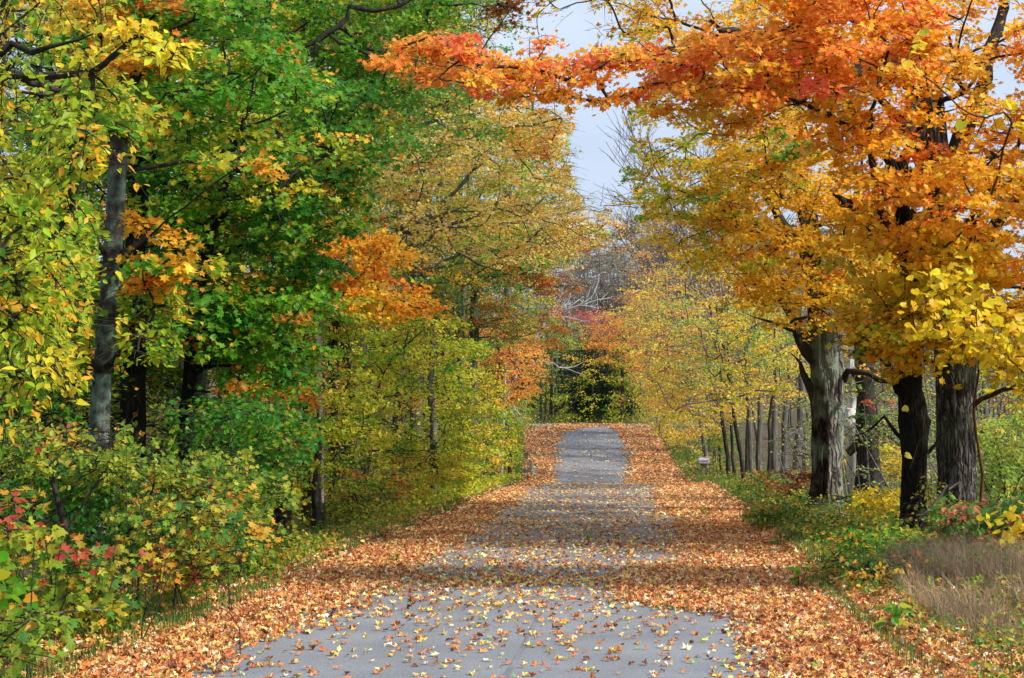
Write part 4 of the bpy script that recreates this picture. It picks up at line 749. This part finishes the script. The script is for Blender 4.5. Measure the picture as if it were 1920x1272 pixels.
# low plants at right
for k_, (px, zz, pl, poly, zr, nn, lp, sh, sz, lab) in enumerate([
        (1870, 21.5, P_SUMAC, [(1770, 960), (1960, 930), (1960, 1060), (1850, 1080), (1760, 1060)], (20, 23.5), 80, 56, 'O', .095, 'creeping bush with red and green leaves at the foot of the massive trunk'),
        (1900, 20.0, P_VINE, [(1880, 960), (1960, 960), (1960, 1040), (1890, 1030)], (18.5, 20), 8, 22, 'H', .12, 'yellow leaved vine clump at the right frame edge'),
        (1655, 31.0, P_VINE, [(1600, 920), (1690, 920), (1690, 1000), (1600, 985)], (29, 32), 22, 30, 'O', .11, 'yellow leaved sapling between the silver and black trunks'),
        (1870, 30.0, P_PALEG, [(1830, 800), (1980, 780), (1980, 940), (1840, 940)], (29, 34), 80, 55, 'O', .10, 'light green bush behind the massive trunk, right edge'),
        (1470, 41.0, P_BROWN, [(1440, 880), (1530, 880), (1530, 960), (1480, 985), (1440, 940)], (36, 40), 18, 26, 'm', .09, 'withered brown leaved bush left of the silver trunk'),
        (1420, 33.0, P_BROWN, [(1408, 940), (1426, 940), (1426, 985), (1408, 985)], (32.5, 33.5), 4, 22, 'm', .07, 'small dead brown plant at the edge of the fallen leaves'),
        (1660, 45.0, P_YELLOW, [(1590, 850), (1700, 800), (1700, 900), (1610, 920)], (42, 47), 34, 60, 'q', .09, 'bright yellow bush seen behind the dark rough trunk'),
        (1560, 26.0, P_MIXLOW, [(1500, 985), (1640, 985), (1660, 1050), (1560, 1070), (1490, 1040)], (24.5, 28.5), 70, 56, 'O', .065, 'low green bush before the silver trunk'),
        (1660, 22.0, P_GREEN, [(1590, 1010), (1720, 1010), (1720, 1070), (1600, 1080)], (20.5, 23.5), 60, 56, 'O', .065, 'low green bush before the black trunk'),
        (1500, 30.0, P_MIXLOW, [(1420, 950), (1520, 940), (1530, 1010), (1440, 1010)], (28, 31), 44, 50, 'O', .07, 'leafy low plant next to the fallen leaves left of the silver trunk'),
        (1560, 35.0, P_MIXLOW, [(1490, 930), (1620, 930), (1620, 985), (1500, 990)], (33, 35.5), 30, 50, 'O', .075, 'tangled green plants around the foot of the silver trunk'),
        (1720, 24.5, P_SHRUB, [(1670, 960), (1790, 960), (1790, 1020), (1680, 1020)], (22.5, 25.2), 34, 50, 'O', .075, 'leafy tangle around the foot of the black trunk'),
        (1820, 19.0, P_SUMAC, [(1700, 1040), (1930, 1040), (1930, 1100), (1740, 1090)], (17.5, 20), 40, 46, 'O', .07, 'low reddish bramble bordering the dry grass'),
        (1640, 18.0, P_MIXLOW, [(1540, 1050), (1720, 1060), (1720, 1110), (1600, 1110)], (16.8, 19), 36, 46, 'O', .055, 'low green and brown plants at the left end of the dry grass'),
        (1420, 42.0, P_SHRUB, [(1370, 890), (1460, 890), (1470, 940), (1410, 940)], (38, 46), 30, 50, 'q', .075, 'green weedy clump at the foot of the slender trunks'),
        (1780, 24.0, P_MIXLOW, [(1735, 900), (1800, 940), (1800, 1030), (1740, 1030)], (24.5, 26.5), 22, 44, 'O', .09, 'weedy shrub in the gap between the black and massive trunks')]):
    tree('verge_shrub', lab, 'shrub', [(px, None, 4), (px, CY + 184 + (EYE - .3) * F / zz, 3)], zz, [Reg(poly, zr, nn, pl, lp, .22 + .004 * zz, sz, sh, .5, gaps=())], B_DARK, crown='foliage', trunk='stem', group='low shrubs of the right verge', minr=.0035)
for (px, py, s_, lab) in ((1103, 1016, .16, 'small green weed sprig on the leaves in the road middle'), (1316, 967, .2, 'small green seedling on the right bed of fallen leaves'), (1495, 1105, .28, 'upright green seedling at the right edge of the leaf bed'), (742, 1057, .14, 'tiny green weed on the left bed of fallen leaves'), (1665, 1195, .3, 'leafy green weed low at the right verge')):
    zz = EYE * F / (py - 820); x0 = X(px, zz); r_ = link('weed_seedling'); z0 = float(gz(x0, zz)) + .02; r_.location = (x0, zz, z0); tag(r_, lab, 'weed'); mb = MB(); k = 16
    a = rng.uniform(0, 6.28, k); hh = rng.uniform(.1, 1, k) * s_; P0 = np.zeros((k, 3)); P1 = np.stack([np.cos(a) * s_ * .35, np.sin(a) * s_ * .35, hh], -1)
    tubes(mb, np.stack([P0, P1 * .5 + (0, 0, .01), P1], 1), np.full((k, 3), .0025), 3); mb.build('stem', B_BROWN, r_)
    mb = MB(); put_leaves(mb, 'O', P1, rng.normal(0, .4, (k, 3)) + (0, -.3, 1), P1 * (1, 1, .2), np.full(k, s_ * .38), pick(P_GREEN, k)); mb.build('leaves', M_LEAF, r_, False, True)

# ================================================================ FAR END
tree('conifer_tree', 'dark green conifer at the end of the road', 'tree', [(1098, None, 8), (1098, 700, 6), (1098, 610, 2)], 111,
     [Reg([(1052, 782), (1055, 730), (1070, 680), (1098, 640), (1130, 680), (1160, 735), (1165, 782)], (107.5, 113), 110, P_DARKCON, 90, .9, .16, 'o', .25, gaps=())], B_DARK, minr=.01)
tree('conifer_tree', 'second dark evergreen right of the one at the road end', 'tree', [(1135, None, 7), (1135, 720, 5), (1138, 660, 2)], 115,
     [Reg([(1120, 782), (1115, 740), (1138, 650), (1185, 740), (1180, 782)], (113, 117), 60, P_DARKCON, 110, .9, .16, 'o', .25, gaps=())], B_DARK, minr=.01)
far_tr = [(1032, 7, 112, 'paired thin trunk at the left of the road end'), (1041, 6, 116, 'darker thin trunk touching its pair at the left of the road end'), (1013, 5, 113, 'thin trunk nearest the far left road edge'), (1022, 3, 110, 'leaning whip thin trunk at the left of the road end'), (1165, 9, 109, 'pale grey trunk at the right of the road end'), (1158, 4, 114, 'thin trunk behind the pale grey one at the road end'), (1137, 4, 112, 'thin grey trunk in front of the dark evergreens'), (1185, 5, 111, 'dim trunk right of the pale grey one at the road end'), (1200, 5, 113, 'last dim trunk before the far orange shrub')]
fr = [Reg([(1050, 640), (1215, 640), (1215, 782), (1050, 782)], (103, 107), 44, P_OLIVE, 60, .8, .12, 'q', .3, gaps=()),
      Reg([(985, 600), (1080, 600), (1085, 700), (1000, 720)], (108, 118), 50, P_PALEG, 60, 1.0, .13, 'q', .4, gaps=()),
      Reg([(1080, 605), (1200, 600), (1235, 660), (1210, 700), (1150, 690), (1110, 650)], (104, 112), 70, P_FARO, 90, 1.0, .13, 'q', .3, gaps=()),
      Reg([(1130, 660), (1235, 690), (1225, 782), (1150, 782)], (108, 118), 70, P_OLIVE, 90, 1.0, .13, 'q', .4, gaps=()),
      Reg([(985, 700), (1060, 700), (1060, 782), (985, 782)], (114, 124), 45, P_OLIVE, 70, 1.0, .13, 'q', .4, gaps=())]
res = share(fr, [(X(a[0], a[2]), a[2]) for a in far_tr])
for i, (px, w_, zz, lab) in enumerate(far_tr):
    tree('forest_tree', lab, 'tree', [(px, None, w_), (px + 2, 720, w_ * .8), (px + 4, 620, w_ * .5)], zz, res[i], B_GREY if w_ > 7 else B_SLIM, group='trees where the road ends', minr=.012)
tree('maple_tree', 'far maple with pinkish red crown above the road end', 'tree', [(1115, None, 7), (1110, 640, 5)], 128, [Reg([(1040, 590), (1130, 582), (1145, 625), (1110, 650), (1045, 640)], (122, 132), 60, P_PINK, 80, 1.1, .14, 'q', .35, gaps=())], B_SLIM, minr=.012)
tree('maple_tree', 'far yellow maple right of the pinkish red crown', 'tree', [(1200, None, 8), (1190, 600, 5)], 122, [Reg([(1120, 590), (1260, 560), (1280, 660), (1140, 640)], (116, 126), 90, P_YELLOW, 80, 1.1, .13, 'q', .35, gaps=())], B_SLIM, minr=.012)
# bleached dead tree
mb = MB(); root = link('dead_tree'); x0 = X(930, 80); root.location = (x0, 80, float(gz(x0, 80))); tag(root, 'leaning dead tree whose bleached white branches reach over the far road', 'tree')
org = np.array(root.location)
br = [[(930, None, 12), (960, 740, 10), (990, 650, 9), (1045, 595, 6)], [(1000, 645, 8), (1060, 580, 5), (1095, 570, 5), (1130, 562, 3), (1152, 556, 2)], [(1060, 582, 5), (1095, 575, 4), (1122, 580, 2)], [(1085, 573, 5), (1105, 560, 4), (1115, 545, 4), (1125, 515, 3), (1135, 512, 2)], [(1115, 545, 3), (1122, 580, 2)], [(1125, 565, 3), (1140, 548, 2)], [(1100, 560, 3), (1108, 540, 2)], [(1125, 515, 2), (1108, 522, 2)],
      [(1045, 595, 4), (1075, 596, 3), (1105, 604, 2), (1108, 592, 1.5)], [(975, 700, 5), (1020, 680, 4), (1050, 688, 3.5), (1075, 688, 3), (1095, 678, 2)], [(1050, 688, 3), (1080, 698, 2), (1098, 706, 1.5)], [(1035, 596, 4), (1060, 545, 3), (1075, 540, 2)]]
for b_ in br:
    p_, r_ = px_path(b_, 80., .62); f2 = catmull(np.c_[p_, r_], .3); f2[1:, :3] += rng.normal(0, .03, (len(f2) - 1, 3)); tubes(mb, f2[None, :, :3] - org, np.maximum(f2[None, :, 3], .02), 6)
mb.build('trunk', B_WHITE, root, True)
# bare grey-purple trees standing on the rise
def bare_mesh(seed, H, nb=260):
    r2 = np.random.default_rng(seed); mb = MB(); segs = []; rad = []
    def rec(p, d, L, r, lev):
        n = 5; pts = [p]; q = p.copy(); dd = d.copy()
        for _ in range(n - 1): dd = dd + r2.normal(0, .13, 3) + np.array([0, 0, .06]); dd /= np.linalg.norm(dd); q = q + dd * L / (n - 1); pts.append(q.copy())
        segs.append(pts); rad.append(np.linspace(r, r * .55, n))
        if lev >= 4: return
        for _ in range([9, 6, 5, 4][lev]):
            t = r2.uniform(.35 if lev == 0 else .15, 1); base = pts[min(n - 1, int(t * (n - 1)))]; a = r2.uniform(0, 6.28); nd = dd * .9 + np.array([math.cos(a), math.sin(a), .15]) * .75; nd /= np.linalg.norm(nd)
            rec(np.array(base), nd, L * r2.uniform(.42, .62), max(r * .5, .011), lev + 1)
    rec(np.zeros(3), np.array([0, 0, 1.]), H * .62, H * .007, 0); tubes(mb, np.array(segs), np.array(rad), 3); return mb
bare = []
for s_ in range(3):
    o = bare_mesh(100 + s_, 14).build('branches', B_TWIG, None, True); bare.append(o.data); bpy.data.objects.remove(o)
spots = [(1325, 80, 1.55, 'bare purplish tree right of the sky gap, nearest of its kind'), (1245, 104, 1.35, 'bare grey twigged tree just right of the lower sky gap'), (1320, 92, 1.3, 'bare twiggy tree behind the golden leaves right of centre'), (1350, 84, 1.0, 'bare twiggy tree behind the row of slender trunks'),
         (1130, 140, 1.1, 'bare greyish tree above the white dead branches'), (1165, 150, 1.2, 'bare greyish tree on the far slope, centre'), (1215, 145, 1.2, 'bare tree on the far slope behind the yellow crowns'), (1270, 130, 1.2, 'bare tree on the far slope further right'), (1080, 150, 1.1, 'bare tree on the far slope behind the rusty beech'), (1420, 90, 1.1, 'bare tree behind the golden crown of the silver trunk'), (1060, 120, .8, 'small bare tree left of the pinkish crown')]
for i, (px, zz, sc, lab) in enumerate(spots):
    r_ = link('bare_tree'); x0 = X(px, zz); r_.location = (x0, zz, float(gz(x0, zz)) - .1); r_.rotation_euler = (0, 0, i * 2.1); r_.scale = (sc, sc, sc); tag(r_, lab, 'tree', 'bare grey trees beyond the road')
    c = link('branches', bare[i % 3], r_)
# wooded slope behind
def woods(name, label, n, fx, fy, zt, p, size, lpc, r, tr=.2, trunkn=60, bark=B_SLIM, flat=.5):
    y = rng.uniform(*fy, n); x = fx(y, n); top = zt(x, y); g0 = gz(x, y); z = g0 + .3 + (top - g0) * rng.random(n) ** .9
    g = object.__new__(Reg); g.__dict__.update(dict(p=p, lpc=lpc, r=r, size=size, shape='q', flat=flat, droop=.2)); g.c = np.stack([x, y, z], -1); g.main = rng.choice(len(p[0]), n, p=p[0])
    # neighbouring clusters share a colour so that crowns read apart
    cell = (vnoise(x * .22, y * .12, 5) * .5 + .5); cum = np.cumsum(p[0]); g.main = np.where(rng.random(n) < .6, np.searchsorted(cum, np.clip(cell, 0, .999)), g.main).clip(0, len(p[0]) - 1)
    mt, ml = MB(), MB(); grow(mt, ml, g, nrm(rng.normal(size=(n, 3)) * (1, 1, .3)), twig_r=.006 + .0001 * fy[1])
    ty = rng.uniform(*fy, trunkn); tx = fx(ty, trunkn); tz = gz(tx, ty); H = (zt(tx, ty) - tz) * .9
    t = np.linspace(0, 1, 6)[None, :]; P = np.stack([tx[:, None] + t * rng.normal(0, .6, (trunkn, 1)), ty[:, None] + t * rng.normal(0, .6, (trunkn, 1)), tz[:, None] - .1 + t * H[:, None]], -1)
    tubes(mt, P, tr * rng.uniform(.45, 1, (trunkn, 1)) * (1 - .75 * t), 7)
    root = link(name); tag(root, label, 'woods', kind='stuff'); mt.build('trunks', bark, root, True); ml.build('foliage', M_LEAF, root, False, True); return root
P_SLOPE = pal((3, 150, 140, 120), (2, 130, 150, 70), (2, 200, 170, 90), (1.2, 190, 120, 110), (1, 90, 120, 50))  # greyish tones of bare twigs mixed with leaf colours
woods('wooded_slope', 'twiggy grey green wooded slope beyond the end of the road', 2600, lambda y, n: X(1, 1) * 0 + rng.uniform(-.04, .26, n) * y, (132, 240), lambda x, y: gz(x, y) + 14 + 3 * vnoise(x * .12, y * .1, 9), P_SLOPE, .20, 72, 1.6, .2, 160, B_TWIG)
woods('left_woods', 'shady mixed woods behind the roadside trees at left', 5600, lambda y, n: road_l(y) - np.where(y > 58, 3.2, 5.5) - 24 * rng.random(n) ** 1.3 - (y < 40) * 1.5, (23, 112), lambda x, y: gz(x, y) + np.clip(5 + y * .26, 9, 27) + 3 * vnoise(x * .2, y * .1, 19), P_FOREST, .15, 44, .95, .16, 150, B_DARK)
woods('right_woods', 'light mixed woods and thickets behind the trees at right', 620, lambda y, n: road_r(y) + 7 + 22 * rng.random(n), (48, 115), lambda x, y: gz(x, y) + 7 + 3 * vnoise(x * .2, y * .1, 29), pal((3, 150, 170, 60), (2, 210, 190, 60), (1.5, 220, 150, 60), (1, 90, 130, 50)), .12, 50, .9, .13, 90, B_SLIM)
woods('right_thicket', 'thorny grey green thicket beyond the massive trunk', 260, lambda y, n: rng.uniform(6.5, 17, n) + (y - 34) * .12, (36, 52), lambda x, y: gz(x, y) + 2.6 + .8 * vnoise(x * .5, y * .3, 39), P_PALEG, .075, 46, .6, .03, 60, B_TWIG)
woods('left_understory', 'dark tangled undergrowth deep under the near left trees', 520, lambda y, n: road_l(y) - rng.uniform(3.2, 14, n), (18, 36), lambda x, y: gz(x, y) + 2.2 + .8 * vnoise(x * .5, y * .3, 49), pal((3, 70, 100, 30), (2, 120, 130, 36), (1, 60, 84, 28), (.6, 180, 120, 40)), .09, 56, .6, .03, 70, B_BLACK)
woods('end_woods', 'dark undergrowth behind the trunks at the end of the road', 420, lambda y, n: rng.uniform(-6, 16, n), (119, 131), lambda x, y: gz(x, y) + 6, pal((3, 70, 100, 26), (2, 40, 74, 24), (1.5, 140, 140, 40)), .16, 80, 1.1, .12, 50, B_DARK)

# ================================================================ SMALL THINGS
# mailbox
Zm = 75.; xm = X(1319, Zm); g0 = float(gz(xm, Zm)); mbx = link('mailbox'); mbx.location = (xm, Zm, g0); tag(mbx, 'small silver mailbox on a thin grey post beside the road', 'mailbox')
def flat_mat(name, col, rough=.5, metal=0.):
    m, n, o = new_mat(name); b = N(n, 'ShaderNodeBsdfPrincipled'); nz = N(n, 'ShaderNodeTexNoise'); nz.inputs['Scale'].default_value = 14; nz.inputs['Detail'].default_value = 5
    c = ramp(n, nz.outputs['Fac'], [(.3, tuple(x * .75 for x in col)), (.7, tuple(min(1, x * 1.15) for x in col))]); n.links.new(c, b.inputs['Base Color']); b.inputs['Roughness'].default_value = rough; b.inputs['Metallic'].default_value = metal; n.links.new(b.outputs[0], o.inputs[0]); return m
M_SIL = flat_mat('galvanised', (.50, .50, .58), .4, .3); M_PST = flat_mat('post_grey', (.20, .22, .24), .7); M_RED = flat_mat('flag_red', (.6, .05, .10), .5); M_ORR = flat_mat('reflector_orange', (.85, .14, .04), .4); M_DK = flat_mat('box_dark', (.09, .07, .10), .6)
zb = float(W(1319, 869, Zm)[2]) - g0; zt_ = float(W(1319, 860, Zm)[2]) - g0
mb = MB(); a = np.linspace(0, np.pi, 13); prof_ = np.concatenate([[[.13, 0]], np.stack([.13 * np.cos(a), .14 + .10 * np.sin(a)], -1), [[-.13, 0]]]); k = len(prof_)
xsn = np.array([-.25, -.24, .24, .25]); scn = np.array([.92, 1, 1, .92]); V = np.array([[[xq, p_[0] * sq, zb + p_[1] * sq] for p_ in prof_] for xq, sq in zip(xsn, scn)]); idx = np.arange(4 * k).reshape(4, k)
q = np.stack([idx[:-1], np.roll(idx[:-1], -1, 1), np.roll(idx[1:], -1, 1), idx[1:]], -1).reshape(-1, 4); mb.add(V.reshape(-1, 3), [q, idx[0][None], idx[-1][None, ::-1]]); mb.build('box', M_SIL, mbx)
mb = MB()
for q_ in range(7): box(mb, (-.19 + q_ * .063, 0, zb + .27), (.045, .05, .07))
mb.build('number_plate', M_SIL, mbx)
mb = MB(); box(mb, (0, -.14, zb + .11), (.30, .012, .022)); box(mb, (.14, -.142, zb + .125), (.025, .016, .06)); mb.build('flag', M_RED, mbx)
mb = MB(); box(mb, (0, 0, zb - .015), (.52, .28, .03)); mb.build('base_board', M_DK, mbx)
mb = MB(); V = np.array([[-.18, -.05, zb - .032], [.18, -.05, zb - .032], [.18, .05, zb - .032], [-.18, .05, zb - .032], [-.045, -.04, zb - .22], [.045, -.04, zb - .22], [.045, .04, zb - .22], [-.045, .04, zb - .22]])
mb.add(V, [np.array([[0, 1, 2, 3], [4, 7, 6, 5], [0, 4, 5, 1], [1, 5, 6, 2], [2, 6, 7, 3], [3, 7, 4, 0]])]); mb.build('bracket', M_PST, mbx)
mb = MB(); box(mb, (0, 0, (zb - .22) / 2 - .1), (.07, .07, zb - .22 + .196)); mb.build('post', M_PST, mbx)
mb = MB(); a = np.arange(12) * np.pi / 6; mb.add(np.concatenate([np.stack([.05 * np.cos(a), np.full(12, -.05), zb - .27 + .05 * np.sin(a)], -1), np.stack([.05 * np.cos(a), np.full(12, -.037), zb - .27 + .05 * np.sin(a)], -1)]), [np.arange(12)[None], np.stack([np.arange(12), np.arange(12) + 12, (np.arange(12) + 1) % 12 + 12, (np.arange(12) + 1) % 12], -1)]); mb.build('reflector', M_ORR, mbx)
# stump
Zs = 52.; xs_ = X(1421, Zs); st = link('tree_stump'); st.location = (xs_, Zs, float(gz(xs_, Zs))); tag(st, 'small rotten dark stump with roots at the foot of the slender row', 'stump')
mb = MB(); hero_trunk(mb, np.array([[0, 0, z] for z in np.linspace(-.05, .34, 14)]), np.linspace(.16, .11, 14), sides=40, ridge=.2, freq=7, seed=31); mb.build('trunk', B_BROWN, st, True)
mb = MB()
for a in np.linspace(0, 6, 7): tubes(mb, np.array([[[.1 * math.cos(a), .1 * math.sin(a), .16], [.22 * math.cos(a + .2), .22 * math.sin(a + .2), .2 + .05 * math.sin(a * 3)], [.36 * math.cos(a), .36 * math.sin(a), .0]]]), np.array([[.05, .035, .015]]), 6)
mb.build('root', B_BROWN, st, True)
# dead branches lying and leaning
for spec, zz, lab in (([(1712, 1010, 9), (1740, 960, 8), (1778, 920, 6), (1800, 905, 4)], 24.5, 'curved dead branch leaning between the black and massive trunks'), ([(1500, 990, 6), (1530, 965, 5), (1575, 962, 4), (1600, 975, 2)], 30, 'fallen grey branch lying before the silver trunk'), ([(60, 1170, 7), (110, 1150, 6), (190, 1145, 4)], 12.6, 'fallen dark stick in the lower left undergrowth')):
    p_, r_ = px_path(spec, zz); f2 = catmull(np.c_[p_, r_], .08); mb = MB(); tubes(mb, f2[None, :, :3], np.maximum(f2[None, :, 3], .004), 7); tag(mb.build('dead_branch', B_TWIG, None, True), lab, 'branch')
tot = sum(len(o.data.polygons) for o in bpy.data.objects if o.type == 'MESH'); print('faces', tot)
